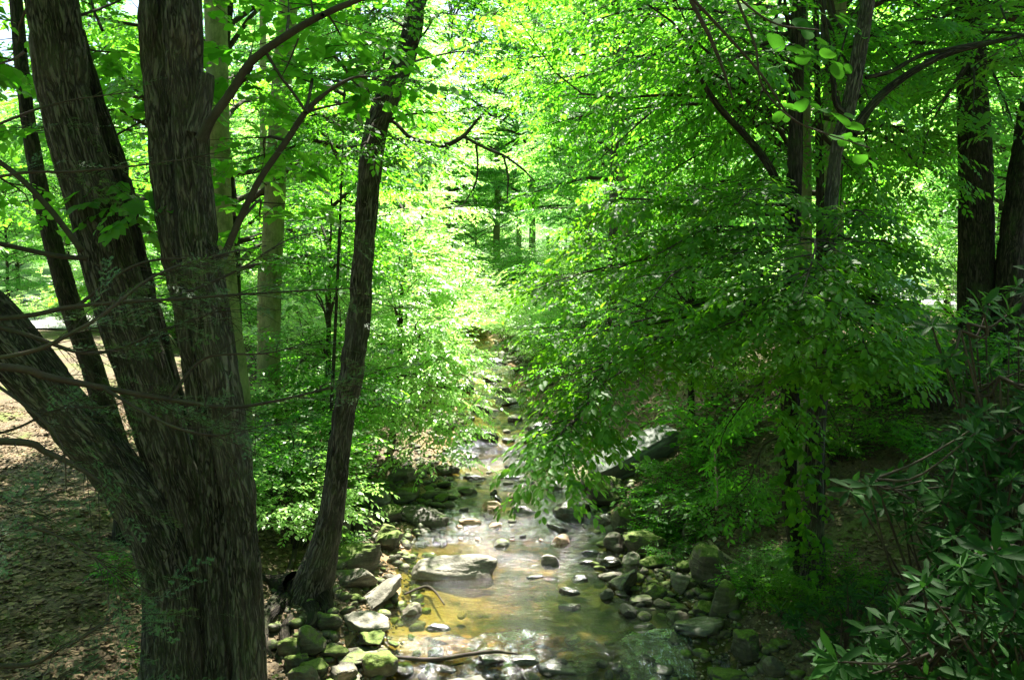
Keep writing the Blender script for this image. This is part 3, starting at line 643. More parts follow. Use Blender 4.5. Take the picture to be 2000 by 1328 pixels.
T = Tubes(); pxtube(T, [(1745, -260, 22), (1700, -20, 30), (1674, 130, 34), (1655, 220, 34), (1633, 300, 30), (1622, 420, 32), (1614, 550, 36), (1604, 700, 42), (1593, 850, 44), (1589, 1000, 46), (1588, 1100, 58), (1588, 1170, 74), (1588, 1240, 90)], 7.95, seg=48, n=150, rough=.01, seed=8, lobes=.08)
obj('trunk', shift(T.mesh('trunk', M['bark']), rt), rt)['label'] = 'greyer of the two trunks, forking near the top'
T = Tubes()
for L in [[(1665, 262, 20), (1700, 210, 17), (1740, 170, 15), (1800, 130, 13), (1860, 102, 12), (1935, 84, 9), (2040, 60, 6)], [(1690, 152, 8), (1740, 140, 8), (1800, 108, 8), (1860, 96, 9), (1935, 80, 6)],
          [(1655, 230, 14), (1632, 200, 11), (1625, 130, 10), (1612, 50, 9), (1596, -30, 7)], [(1620, 160, 5), (1640, 110, 4), (1655, 60, 3)]]: pxtube(T, L, 7.8, seg=8, n=30, rough=.003)
obj('branch', shift(T.mesh('branch', M['bark_dark']), rt), rt)
rng = np.random.default_rng(77); Lb = Tubes(); S = bough_light(rng, Lb)
obj('twig', shift(Lb.mesh('twig', M['twig']), rt), rt)
obj('leaf_sprays', shift(crown_mesh('leaf_sprays', rng, S, spray_templates(rng, 'oval', 11, .2), M['leaf_mid']), rt), rt)
# ivy on its lower trunk
iv = []
for k in range(260):
    py = rng.uniform(560, 1130); px = np.interp(py, [560, 900, 1130], [1570, 1565, 1580])+rng.uniform(-42, 42)
    if rng.random() > .35+.65*math.exp(-((py-860)/200)**2): continue
    p = at(px, py, 7.85-rng.uniform(0, .12)); iv.append([*p, *rng.normal(0, 1, 3)*[1, .6, .7]+[0, -.5, -.3], .16*rng.uniform(.7, 1.3)])
obj('ivy', shift(crown_mesh('ivy', rng, iv, spray_templates(rng, 'heart', 4, .45), M['leaf_dark']), rt), rt)

px_tree('thin_tree', 'thin dark stem rising between the two trunks of the twin trunked tree', M['bark_dark'],
        [(1585, -200, 13), (1592, -20, 15), (1597, 200, 15), (1600, 400, 16), (1602, 600, 16), (1602, 800, 18), (1604, 950, 20)], 9.2, seed=7, hgt=4, nl=8, leafm=M['leaf_mid'], rough=0, spread=(1.2, 2.6))
# big dark trunks on top of the right bank
px_tree('dark_tree', 'thick straight dark trunk on top of the right bank', M['bark_dark'],
        [(1890, -420, 52), (1895, -20, 62), (1897, 150, 64), (1905, 300, 70), (1907, 450, 74), (1907, 600, 79), (1909, 700, 92), (1912, 750, 118)], 11.5, seed=8, hgt=5, nl=14, seg=56, n=160, rough=.02, leafm=M['leaf_mid'], spread=(2.5, 4.2),
        crown=lambda rng, Lb: sum([grow(rng, Lb, at(*a), at(*b), .03, 9, .4, 4, .45, .06) for a, b in [((1900, 60, 11.5), (1700, 60, 9.5)), ((1900, 100, 11.5), (1790, 240, 9.2)), ((1900, 150, 11.5), (1980, 250, 9.0)), ((1900, 0, 11.5), (2000, 120, 9)), ((1900, 100, 11.4), (1900, 230, 8.6)), ((1900, 60, 11.4), (1800, 330, 10)), ((1900, 0, 11.4), (1650, 180, 10.5)), ((1900, 50, 11.4), (1990, 40, 8.6)), ((1900, 50, 11.4), (1920, 120, 8.2))]], []))
px_tree('dark_tree', 'dark trunk slanting at the right edge beside the thick straight one', M['bark_dark'],
        [(2080, -100, 40), (2035, 120, 46), (2008, 260, 52), (1985, 400, 56), (1972, 520, 60), (1974, 640, 70), (1980, 735, 92), (1985, 770, 120)], 11.2, seed=9, hgt=4, nl=10, seg=40, n=120, rough=.02, leafm=M['leaf_mid'])
px_tree('crooked_tree', 'small crooked forked tree far back beside the thick dark trunk', M['bark'],
        [(1838, 425, 9), (1824, 470, 13), (1832, 512, 15), (1848, 540, 14), (1849, 590, 15), (1849, 650, 18)], 24, seed=10, hgt=3.5, nl=10, rough=0, spread=(1.5, 3), leafm=M['leaf_sunlit'],
        extra=[[(1850, 540, 8), (1868, 515, 8), (1885, 495, 7), (1895, 450, 5)]], size=.6)
px_tree('brown_tree', 'reddish brown trunk deep among the foliage right of the stream', M['bark'],
        [(1205, 80, 17), (1200, 300, 20), (1197, 500, 23), (1195, 650, 25), (1195, 760, 30)], 20, seed=12, hgt=5, nl=12, rough=.004, leafm=M['leaf_sunlit'], size=.6)
# overhead tree whose layered branches fill the upper right
def upper_right(rng, Lb):
    S = []
    st = (1562, 120, 9.6)
    for b in [(930, 60, 10.5), (1000, 20, 9), (980, 120, 11), (1060, 170, 10.5), (1120, 60, 8.5), (1180, 200, 9.5), (1240, 110, 8), (1100, 260, 11), (1220, 300, 10.5), (1330, 60, 7.5), (1330, 200, 9), (1400, 300, 9.6), (1430, 120, 7.4), (1320, 330, 10.5), (1130, 350, 12),
              (1470, 240, 8.4), (1240, 400, 11.5), (1400, 400, 10.5), (1500, 330, 8.8), (1160, -40, 8), (1300, -40, 7.5), (1450, -30, 7.5)]:
        S += grow(rng, Lb, at(*st)+np.array([0, 0, rng.uniform(-1.2, 1.5)]), at(*b), .03, 10, .36, 4, .42, .06, droop=.08, t0=.3)
    for a_, b_ in [((3.6, 10.3, 8.2), (1.0, 12.9, 7.6)), ((3.6, 10.3, 9.0), (1.5, 13.6, 8.6)), ((3.6, 10.3, 8.6), (.9, 12.0, 8.3)), ((3.6, 10.3, 9.4), (1.9, 12.6, 9.2)), ((3.6, 10.3, 7.8), (1.7, 13.2, 7.0)), ((3.6, 10.3, 9.6), (1.2, 14.2, 9.4))]:
        S += grow(rng, Lb, a_, b_, .04, 11, .42, 6, .5, .05, t0=.3)  # limbs added high up to shade the right side of the pool
    for b in [(1700, 60, 8.6), (1780, 160, 9.2), (1750, 300, 9.5), (1700, 380, 10), (1820, 380, 11), (1760, 470, 11), (1700, 200, 8.2), (1850, 40, 9), (1640, 430, 9)]:
        S += grow(rng, Lb, at(*st)+np.array([.4, .3, rng.uniform(-1.2, 1.5)]), at(*b), .03, 9, .36, 4, .42, .06, droop=.08, t0=.3)
    return S
px_tree('shade_tree', 'tree whose layered leafy limbs fill the upper right above the stream', M['bark_pale'],
        [(1560, -160, 26), (1564, 0, 30), (1570, 200, 32), (1572, 500, 34), (1572, 800, 38), (1575, 930, 44)], 10.2, seed=13, crown=upper_right, hgt=4, nl=14, leafm=M['leaf_mid'], leafkind='oval', ll=.2, size=.5, rough=.004, spread=(2, 3.2))
# ------------------------------------------------------------------ rocks
def ico(n):
    import bmesh
    bm = bmesh.new(); bmesh.ops.create_icosphere(bm, subdivisions=n, radius=1)
    V = np.array([v.co[:] for v in bm.verts]); Fc = np.array([[v.index for v in f.verts] for f in bm.faces]); bm.free(); return V, Fc
ICO = {k: ico(k) for k in (3, 4, 5)}
def rock_mesh(seed, sx, sy, sz, sub=4, cuts=9, cutd=(.5, .88), rough=.07, flat=False):
    rng = np.random.default_rng(seed); V, Fc = ICO[sub]; V = V.copy(); D = V.copy()
    V = np.sign(V)*np.abs(V)**(.55 if flat is True else (flat or .8)); V /= np.abs(V).max()
    for k in range(cuts):
        n = rng.normal(0, 1, 3); n /= np.linalg.norm(n); d = rng.uniform(*cutd)
        e = V@n-d; V = V-np.outer(np.where(e > 0, e*.86, 0), n)
    V = V*(1+.14*fbm(D*1.1+seed*3.1, 2, seed % 97)[:, None])
    V = V*(1+rough*fbm(D*3.2+seed*1.7, 4, seed % 89)[:, None])
    V = V*np.array([sx, sy, sz]); return mesh('rock', V, [Fc], [], True)
def place_rock(cx, by, w, h, mat, label=None, rot=0., tilt=0., seed=None, group=None, name='rock', cat='rock', sub=4, cuts=7, flat=False, aspect=.8, sink=.25, rough=.075, cutd=(.5, .88)):
    p = hit(cx, min(by, 1500)-h*.12); d = p[1]; sx = w*d/F/2; hv = h*d/F/2; sy = min(sx*aspect, hv*1.7); sn = min(.6, (CAMZ-p[2])/d); sz = max(math.sqrt(max(hv**2-(sy*sn)**2, (.45*hv)**2))*1.12, .02)
    seed = seed if seed is not None else int(cx*7+by*13)
    me = rock_mesh(seed, sx, sy, sz*(1+sink*.5), sub, cuts, cutd, rough, flat); me.materials.append(M[mat])
    gz = float(ground(p[0], p[1]+sy*.5))
    o = obj(name, me); o.location = (p[0], p[1]+sy*.55, gz+sz*(1-sink) if p[2]-gz < .06 else p[2]+sz*.15); o.rotation_euler = (rng_r.normal(0, .06), tilt, rot)
    tag(o, label, cat, group); return o
rng_r = np.random.default_rng(3)
ROCKS = [
 (888, 1136, 184, 66, 'rock_pale', 'largest boulder in the stream, long low and dry with a sunlit flat top', .10, .03, dict(aspect=.34, cuts=8, sub=5, sink=-.1, seed=34, rough=.05, cutd=(.62, .9), flat=.72)),
 (692, 1122, 112, 62, 'rock_moss', 'domed mossy boulder just right of the leaning tree trunk', .3, .0, dict(sub=5)),
 (688, 1158, 96, 48, 'rock_mid', 'rounded dark boulder right of the roots of the leaning tree, below the domed one', .0, .0, {}),
 (742, 1196, 104, 52, 'rock_pale', 'pale tilted slab of rock resting beside the golden shallows', .5, -.3, dict(cuts=10, cutd=(.4, .8), flat=True)),
 (712, 1246, 90, 46, 'rock_pale', 'white sunlit rock at the edge of the golden shallows', .2, .15, dict(cuts=9)),
 (722, 1272, 66, 34, 'rock_moss', 'small green rock touching the front of the white sunlit rock', .1, 0, {}),
 (757, 1082, 66, 38, 'rock_moss', 'squat dark green stone between the domed boulder and the large dry one', .4, 0, {}),
 (755, 1066, 44, 34, 'rock_moss', 'pointed mossy stone perched behind the squat dark green one', .4, .2, {}),
 (800, 1202, 46, 30, 'rock_mid', 'small grey stone just right of the pale tilted slab', .2, 0, {}),
 (850, 1232, 60, 16, 'rock_wet', 'thin dark stone barely showing above the golden shallows', .0, 0, {}),
 (640, 1240, 52, 40, 'rock_moss', 'green rock left of the white sunlit rock', .2, 0, {}),
 (600, 1290, 70, 52, 'rock_moss', 'dark mossy boulder below the roots of the leaning tree', .2, 0, {}),
 (562, 1290, 52, 44, 'rock_moss', 'mossy stone wedged left of the dark mossy boulder below the roots', .3, 0, {}),
 (648, 1300, 62, 32, 'rock_moss', 'flat oval mossy stone above the bottom left cobbles', .0, 0, {}),
 (578, 1318, 56, 38, 'rock_moss', 'egg shaped green cobble low beside the clump of trunks', .3, .2, {}),
 (612, 1330, 62, 38, 'rock_moss', 'bright mossy cobble at the lower edge of the stony left margin', .5, .1, {}),
 (590, 1352, 60, 40, 'rock_mid', 'green grey cobble cut by the bottom edge beside the clump of trunks', .5, 0, {}),
 (700, 1318, 88, 40, 'rock_mid', 'broad dark boulder beside the driftwood stick', .2, 0, {}),
 (738, 1345, 70, 60, 'rock_moss', 'round mossy boulder under the left end of the driftwood stick', .1, 0, {}),
 (668, 1345, 56, 44, 'rock_mid', 'light topped stone beside the round mossy boulder under the driftwood stick', .8, .1, {}),
 (822, 1030, 102, 40, 'rock_mid', 'long flat brown boulder at the far edge of the left pool', .05, 0, dict(flat=True)),
 (728, 1004, 66, 42, 'rock_pale', 'pale boulder with striped sunlight on the left margin', .4, .1, {}),
 (700, 986, 48, 40, 'rock_pale', 'pale knobbly stone behind the one with striped sunlight', .4, .1, {}),
 (664, 1000, 46, 34, 'rock_pale', 'flat pale stone touching the leaning tree from behind', .4, 0, {}),
 (758, 1026, 52, 34, 'rock_moss', 'small mossy stone left of the long flat brown boulder', .4, 0, {}),
 (700, 1050, 54, 44, 'rock_moss', 'upright green stone standing in front of the striped pale boulder', .4, .1, {}),
 (668, 1050, 40, 40, 'rock_mid', 'grey stone tucked against the right side of the leaning tree', .4, 0, {}),
 (745, 975, 80, 26, 'rock_moss', 'long low mossy stone in the shaded cobble heap', .1, 0, {}),
 (790, 990, 70, 30, 'rock_moss', 'wide rounded mossy stone at the right of the shaded cobble heap', .3, 0, {}),
 (785, 950, 60, 30, 'rock_mid', 'humped olive stone high in the shaded cobble heap', .3, 0, {}),
 (845, 978, 56, 24, 'rock_mid', 'flat dark stone where the shaded cobble heap meets the water', .3, 0, {}),
 # stream, middle
 (1126, 1020, 88, 50, 'rock_wet', 'large round brown boulder splitting the riffle from the right bank', .2, .12, dict(sub=5, cuts=4)),
 (1185, 1003, 68, 52, 'rock_moss', 'light green rounded boulder next to the large round brown one', .0, 0, dict(cuts=4)),
 (1258, 999, 64, 40, 'rock_moss', 'dark green dome shaped boulder at the foot of the slab', .1, 0, dict(cuts=4)),
 (1088, 1040, 48, 24, 'rock_wet', 'dark oval stone in mid stream below the riffle', .2, 0, {}),
 (1096, 1064, 40, 22, 'rock_tan', 'small tan rounded stone in mid stream', .2, 0, {}),
 (1074, 1106, 46, 28, 'rock_mid', 'grey rounded stone in mid stream right of the largest boulder', .2, 0, {}),
 (1045, 1130, 34, 9, 'rock_wet', 'thin dark stone awash right of the largest boulder', .2, 0, {}),
 (1135, 1136, 42, 16, 'rock_wet', 'upper of three black stones in a row in the green water', .1, 0, {}),
 (1112, 1162, 42, 20, 'rock_wet', 'middle of three black stones in a row in the green water', .1, 0, {}),
 (1114, 1192, 48, 17, 'rock_wet', 'lower of three black stones in a row in the green water', .1, 0, {}),
 (978, 1070, 34, 20, 'rock_mid', 'small olive stone just beyond the largest boulder', .1, 0, {}),
 (1022, 1004, 48, 22, 'rock_wet', 'dark rounded stone at the left of the bright riffle', .1, 0, {}),
 (960, 997, 40, 20, 'rock_tan', 'rusty tan stone in the bright riffle', .1, 0, {}),
 (918, 1026, 46, 16, 'rock_tan', 'flat tan stone at the lower left of the bright riffle', .1, 0, {}),
 (966, 1030, 26, 14, 'rock_tan', 'small orange brown stone below the bright riffle', .1, 0, {}),
 (964, 968, 16, 15, 'rock_wet', 'small black round stone at the head of the bright riffle', .1, 0, {}),
 (972, 978, 20, 12, 'rock_wet', 'small dark stone touching the black round one at the head of the riffle', .1, 0, {}),
 (912, 968, 40, 22, 'rock_mid', 'brown stone at the left head of the bright riffle', .1, 0, {}),
 (925, 938, 46, 14, 'rock_wet', 'flat black stone in the upper pool', .1, 0, {}),
 (1000, 936, 70, 13, 'rock_wet', 'long low dark stone across the outlet of the upper pool', .0, 0, dict(flat=True)),
 (870, 930, 50, 18, 'rock_mid', 'flat dark stone on the left side of the upper pool', .1, 0, {}),
 (918, 898, 34, 12, 'rock_wet', 'small dark stone in the foaming water below the far ledge', .1, 0, {}),
 (940, 862, 108, 32, 'rock_wet', 'long dark ledge rock across the stream above the white water', .0, 0, dict(flat=True, aspect=.4)),
 (948, 806, 60, 16, 'rock_mid', 'distant flat rock across the stream under the bright foliage', .0, 0, dict(flat=True)),
 (1000, 790, 46, 16, 'rock_wet', 'distant dark rock on the right side of the far pool', .0, 0, {}),
 (1160, 962, 70, 36, 'rock_moss', 'greenish rock at the lower end of the slab', .3, 0, {}),
 (1085, 958, 46, 22, 'rock_wet', 'dark rock under the tip of the leafy bough', .3, 0, {}),
 # right margin
 (1310, 1050, 50, 54, 'rock_moss', 'tall rounded mossy boulder at the foot of the litter slope', .3, .1, dict(cuts=5)),
 (1285, 1036, 44, 44, 'rock_moss', 'mossy stone with a small plant, left of the tall rounded mossy boulder', .3, 0, {}),
 (1258, 1084, 88, 44, 'rock_moss', 'wide mossy boulder in the middle of the right margin', .1, .05, dict(sub=5)),
 (1215, 1050, 38, 50, 'rock_moss', 'leaning pointed green stone on the right margin', .3, .5, {}),
 (1245, 1036, 32, 28, 'rock_moss', 'small mossy stone between the pointed green stone and the dome', .3, .3, {}),
 (1184, 1028, 32, 22, 'rock_wet', 'small dark stone right of the large round brown boulder', .3, 0, {}),
 (1200, 1080, 42, 38, 'rock_mid', 'rounded dark stone left of the wide mossy boulder', .3, 0, {}),
 (1234, 1104, 28, 28, 'rock_pale', 'small pale grey egg shaped stone on the right margin', .3, 0, dict(cuts=3)),
 (1280, 1110, 58, 20, 'rock_moss', 'flat green stone below the wide mossy boulder', .1, 0, {}),
 (1195, 1110, 46, 26, 'rock_wet', 'dark flat stone at the water line left of the pale grey egg', .1, 0, {}),
 (1155, 1085, 32, 14, 'rock_wet', 'low wet stone off the right margin', .1, 0, {}),
 (1150, 1104, 40, 14, 'rock_wet', 'low dark stone awash off the right margin', .1, 0, {}),
 (1222, 1162, 56, 54, 'rock_wet', 'dark wedge shaped rock pointing up at the right margin', .4, -.4, dict(cutd=(.4, .7))),
 (1195, 1132, 46, 18, 'rock_mid', 'flat grey stone above the dark wedge shaped rock', .2, 0, {}),
 (1280, 1170, 52, 36, 'rock_moss', 'rounded green stone right of the dark wedge shaped rock', .4, .3, {}),
 (1256, 1184, 50, 24, 'rock_mid', 'oval brown green stone at the water line below the wedge', .2, 0, {}),
 (1332, 1166, 46, 44, 'rock_pale', 'light three cornered stone on the right margin', .2, .1, dict(cutd=(.4, .7), cuts=9)),
 (1390, 1166, 76, 78, 'rock_moss', 'biggest mossy boulder of the right margin with a pointed top', .3, .1, dict(sub=5, cutd=(.45, .8))),
 (1352, 1120, 80, 22, 'rock_moss', 'long mossy stone lying above the light three cornered one', .2, -.15, {}),
 (1416, 1214, 56, 62, 'rock_moss', 'mossy round topped boulder in front of the biggest one', .3, 0, dict(cuts=4)),
 (1378, 1210, 44, 28, 'rock_moss', 'low mossy stone left of the round topped boulder', .3, 0, {}),
 (1326, 1192, 58, 22, 'rock_mid', 'flat dark stone below the light three cornered one', .1, 0, {}),
 (1186, 1172, 26, 22, 'rock_pale', 'little light green cobble at the water line', .1, 0, {}),
 (1366, 1252, 92, 34, 'rock_wet', 'long dark wet rock in the shaded water at right', -.2, -.15, {}),
 (1325, 1220, 44, 26, 'rock_mid', 'half sunken grey stone in the shaded water at right', .1, 0, {}),
 (1262, 1228, 50, 13, 'rock_wet', 'thin dark stone awash near the orange patch', .1, 0, {}),
 (1466, 1312, 72, 62, 'rock_moss', 'large round mossy boulder at the bottom of the right bank', .2, 0, dict(sub=5, cuts=4)),
 (1420, 1345, 96, 48, 'rock_moss', 'mossy boulder cut by the bottom edge at right', .2, 0, {}),
 (1515, 1330, 46, 40, 'rock_mid', 'shaded grey boulder right of the large round mossy one', .2, 0, {}),
 (1345, 1065, 36, 30, 'rock_moss', 'mossy stone right of the tall rounded boulder', .2, 0, {}),
 # bottom
 (905, 1372, 96, 66, 'rock_pale', 'pale wet boulder cut by the bottom edge in the cascade', .2, .1, dict(sub=5, rough=.06)),
 (962, 1302, 60, 32, 'rock_wet', 'dark jagged rock in the driftwood line', .2, .2, {}),
 (866, 1312, 56, 26, 'rock_wet', 'dark wet stone behind the pale boulder in the cascade', .2, .2, {}),
 (1022, 1300, 58, 28, 'rock_wet', 'black rock at the lip of the cascade, middle', .2, 0, {}),
 (1108, 1318, 138, 36, 'rock_wet', 'broad black rock under the water curtain of the cascade', .0, 0, dict(aspect=.4)),
 (1190, 1345, 60, 22, 'rock_wet', 'dark rock in the foam at the foot of the cascade', .0, 0, {}),
 (1290, 1318, 60, 30, 'rock_wet', 'dark rock at the right end of the cascade', .1, 0, {}),
]
ROCKS += [
 (900, 770, 50, 22, 'rock_wet', 'dark rock at the left side of the far pool', .1, 0, {}),
 (962, 748, 46, 18, 'rock_wet', 'dark rock in the narrow far stream, right of the leaves', .1, 0, {}),
 (925, 735, 36, 14, 'rock_mid', 'mossy rock in the narrow far stream', .1, 0, {}),
 (965, 712, 40, 16, 'rock_wet', 'dark boulder closing the view up the stream', .1, 0, {}),
 (930, 700, 30, 12, 'rock_wet', 'smallest dark rock at the very end of the visible stream', .1, 0, {}),
 (985, 770, 34, 18, 'rock_mid', 'rounded rock on the right edge of the narrow far stream', .1, 0, {}),
 (1060, 850, 60, 30, 'rock_wet', 'dark boulder at the right end of the far ledge', .1, 0, {}),
 (860, 850, 60, 30, 'rock_mid', 'olive boulder at the left end of the far ledge', .1, 0, {}),
]
def add_rocks():
    for cx, by, w, h, mt, lab, rot, tilt, kw in ROCKS:
        if 1150 < cx < 1470 and 1000 < by < 1300: w, h = w*1.15, h*1.15
        place_rock(cx, by, w, h, mt, lab, rot, tilt, **kw)
add_rocks()
# slab rock lying up the right bank
a = hit(1168, 958); b = hit(1300, 880)
a = a+np.array([0, 0, .02]); mid = (a+b)/2; v = b-a; L = np.linalg.norm(v)+.35
me = rock_mesh(5, L/2, .30, .2, 5, 3, (.84, .98), .012, .38); me.materials.append(M['slab'])
o = obj('slab_rock', me); o.location = mid+np.array([.05, .1, .24]); o.rotation_euler = (.25, -math.atan2(v[2], math.hypot(v[0], v[1])), math.atan2(v[1], v[0]))
tag(o, 'long grey squared slab of rock sloping down the right bank to the stream', 'rock')
# cobbles: a few shapes, copied
cob = []
for k in range(8):
    me = rock_mesh(900+k, 1, .8, .5, 3 if k else 4, 4, (.65, .95), .04)
    cob.append(me)
def cob_variant(mat):
    out = []
    for me in cob:
        c = me.copy(); c.materials.append(M[mat]); out.append(c)
    return out
CV = {k: cob_variant(k) for k in ('rock_mid', 'rock_moss', 'rock_wet', 'rock_pale', 'rock_tan')}
def cobbles(n, pts, wr, mats, label, group, seed, lift=.22):
    """pts: function(rng)->pixel; scatter cobbles on the ground seen there"""
    r = np.random.default_rng(seed); taken = []; k = 0; tries = 0
    while k < n and tries < n*12:
        tries += 1
        px, py = pts(r); p = hit(px, py); s = r.uniform(*wr)*(.6+.4*r.random())
        if any((p[0]-q[0])**2+(p[1]-q[1])**2 < (.75*(s+q[2]))**2 for q in taken): continue
        taken.append((p[0], p[1], s)); mt = mats[r.integers(0, len(mats))]
        o = obj('cobble', CV[mt][r.integers(0, 8)]); o.scale = (s, s*r.uniform(.75, 1.1), s*r.uniform(.7, 1.1)); o.rotation_euler = (r.normal(0, .15), r.normal(0, .15), r.uniform(0, 6.3))
        o.location = (p[0], p[1], p[2]+s*lift); tag(o, label, 'cobble', group); k += 1
def poly(pts_):
    P = np.array(pts_, float)
    def f(r):
        while True:
            x, y = r.uniform(P[:, 0].min(), P[:, 0].max()), r.uniform(P[:, 1].min(), P[:, 1].max())
            ins = False
            for i in range(len(P)):
                x1, y1 = P[i]; x2, y2 = P[i-1]
                if (y1 > y) != (y2 > y) and x < (x2-x1)*(y-y1)/(y2-y1)+x1: ins = not ins
            if ins: return x, y
    return f
cobbles(68, poly([(690, 870), (860, 870), (900, 960), (870, 1000), (760, 1000), (680, 960)]), (.07, .17), ['rock_mid', 'rock_moss', 'rock_mid'], 'shaded olive cobble heaped under the bright foliage at the left of the stream', 'cobbles heaped in shade on the left margin', 1)
cobbles(58, poly([(660, 1010), (780, 1020), (800, 1060), (700, 1200), (800, 1240), (770, 1330), (530, 1330), (520, 1190), (640, 1180)]), (.04, .10), ['rock_moss', 'rock_mid', 'rock_mid', 'rock_tan'], 'small cobble among the boulders around the foot of the leaning tree', 'cobbles around the leaning tree', 2)
cobbles(70, poly([(1160, 1000), (1330, 1000), (1450, 1150), (1470, 1260), (1350, 1270), (1200, 1190), (1150, 1080)]), (.04, .13), ['rock_moss', 'rock_mid', 'rock_wet', 'rock_moss'], 'small cobble among the mossy boulders of the right margin', 'cobbles of the right margin', 3)
cobbles(22, poly([(880, 960), (1050, 960), (1120, 1060), (900, 1060)]), (.03, .09), ['rock_tan', 'rock_wet', 'rock_tan', 'rock_mid'], 'small wet cobble breaking the bright riffle in mid stream', 'cobbles in the bright riffle', 4)
cobbles(34, poly([(790, 1280), (1330, 1280), (1380, 1360), (790, 1360)]), (.04, .11), ['rock_wet'], 'wet black cobble in the cascade along the bottom edge', 'cobbles in the cascade', 5)
cobbles(20, poly([(880, 900), (1080, 890), (1100, 950), (860, 955)]), (.05, .13), ['rock_wet', 'rock_mid'], 'dark cobble around the upper pool below the far ledge', 'cobbles around the upper pool', 6)
cobbles(12, poly([(800, 1060), (1150, 1060), (1340, 1200), (1330, 1280), (780, 1280), (800, 1150)]), (.05, .12), ['rock_tan', 'rock_mid'], 'stone lying drowned on the bed of the clear pool', 'drowned stones in the clear pool', 9, -1.0)
cobbles(14, poly([(850, 800), (1080, 800), (1080, 870), (850, 870)]), (.09, .22), ['rock_wet', 'rock_mid'], 'dark stone beside the stream at the far ledge', 'stones at the far ledge', 7)
# fine gravel and dead leaves (uncountable)
def scatter_small(n, xr, yr, cond, size, seed, name, mat, kind='rock'):
    r = np.random.default_rng(seed); x = r.uniform(*xr, n); y = yr[0]+(yr[1]-yr[0])*r.random(n)**1.5
    L_ = np.interp(y, YD, LX); R_ = np.interp(y, YD, RX); u_ = np.maximum(L_-x, x-R_); k = cond(u_, x, y, r); x, y = x[k], y[k]; m_ = len(x)
    z = ground(x, y)+.012*fbm(np.stack([x*9, y*9, 0*x], -1), 3, 31)*1.5; s = size*r.uniform(.5, 1.5, m_)
    if kind == 'rock': V0, F0 = ico(1)
    else: V0 = np.array([[-1, 0, .1], [-.3, .5, .3], [.6, .42, .1], [1, 0, .35], [.4, -.5, .15], [-.5, -.45, .2]]); F0 = np.array([[0, 1, 2, 3], [0, 3, 4, 5]])
    V0 = V0*np.array([1, .8, .55]) if kind == 'rock' else V0
    a, b = r.uniform(0, 6.28, m_), r.normal(0, .35, m_); ca, sa, cb_, sb = np.cos(a), np.sin(a), np.cos(b), np.sin(b)
    Rm = np.stack([np.stack([ca, -sa*cb_, sa*sb], -1), np.stack([sa, ca*cb_, -ca*sb], -1), np.stack([0*a, sb, cb_], -1)], 1)
    jit = 1+r.normal(0, .12, (m_, len(V0), 1))
    V = np.einsum('mij,mvj->mvi', Rm, V0[None]*jit)*s[:, None, None]+np.stack([x, y, z+(s*.2 if kind == 'rock' else .006)], -1)[:, None, :]
    Fc = (F0[None]+(np.arange(m_)*len(V0))[:, None, None]).reshape(-1, F0.shape[1])
    at_ = {'rnd': ('FACE', 'FLOAT', np.repeat(r.random(m_), len(F0)))}
    o = obj(name, mesh(name, V.reshape(-1, 3), [Fc], mat, kind == 'rock', at_)); return o
gm, t, out = newmat('gravel'); c = ramp(t, attr(t, 'rnd'), [(0, (.06, .05, .035)), (.5, (.17, .13, .085)), (1, (.34, .29, .22))]); principled(t, out, c, .8, .3)
tag(scatter_small(40000, (-4, 4.5), (5.5, 18), lambda u_, x, y, r: (u_ > -.12) & (u_ < 1.1) & (r.random(len(x)) < np.exp(-np.abs(u_-.2)*1.2)), .018, 5, 'gravel', gm), 'fine gravel along both edges and on the bed of the stream', 'gravel', kind='stuff')
tag(scatter_small(190000, (-10, 10), (4.5, 22), lambda u_, x, y, r: (u_ > .5) & (r.random(len(x)) < np.clip((u_-.4)*.8, 0, 1)), .029, 6, 'dead_leaves', M['litter_leaf'], 'leaf'), 'brown dead leaves covering both banks', 'leaf litter', kind='stuff')
sm = rock_mat('river_pebble', (.05, .045, .03), (.13, .12, .08), (.25, .23, .17), .8, rough=.55)
def stones(n, seed, cond, size, yr):
    r = np.random.default_rng(seed); V0, F0 = ico(2); F0 = np.array(F0); x = r.uniform(-4, 4.5, n); y = r.uniform(*yr, n); L_ = np.interp(y, YD, LX); R_ = np.interp(y, YD, RX)
    k = cond(np.maximum(L_-x, x-R_), x, y, r); x, y = x[k], y[k]; Vs = []
    for i in range(len(x)):
        s = size*r.uniform(.5, 1.6); D = V0.copy(); v = V0.copy()
        for c in range(4):
            nn_ = r.normal(0, 1, 3); nn_ /= np.linalg.norm(nn_); e = v@nn_-r.uniform(.55, .9); v = v-np.outer(np.where(e > 0, e*.85, 0), nn_)
        v = v*(1+.12*r.normal(0, 1, 3)*[1, 1, .5])*[1, .8, .55]; a = r.uniform(0, 6.28); ca, sa = math.cos(a), math.sin(a)
        Vs.append(np.stack([v[:, 0]*ca-v[:, 1]*sa, v[:, 0]*sa+v[:, 1]*ca, v[:, 2]+v[:, 0]*r.normal(0, .2)], -1)*s+np.array([x[i], y[i], float(ground(x[i], y[i]))+s*.2]))
    m_ = len(Vs); return mesh('river_stones', np.vstack(Vs), [(F0[None]+(np.arange(m_)*len(V0))[:, None, None]).reshape(-1, 3)], sm, True)
tag(obj('river_stones', stones(4200, 51, lambda u_, x, y, r: (u_ > -.35) & (u_ < 1.3) & (r.random(len(x)) < np.where(u_ < .9, 1, .5)*(1-.4*(y > 14))), .066, (6.4, 19))), 'countless small river stones packed along both margins of the stream', 'stones', kind='stuff')
tag(obj('far_river_stones', stones(900, 52, lambda u_, x, y, r: (u_ > -1.0) & (u_ < 1.2), .13, (17, 32))), 'dark stones strewn in and along the far stream', 'stones', kind='stuff')
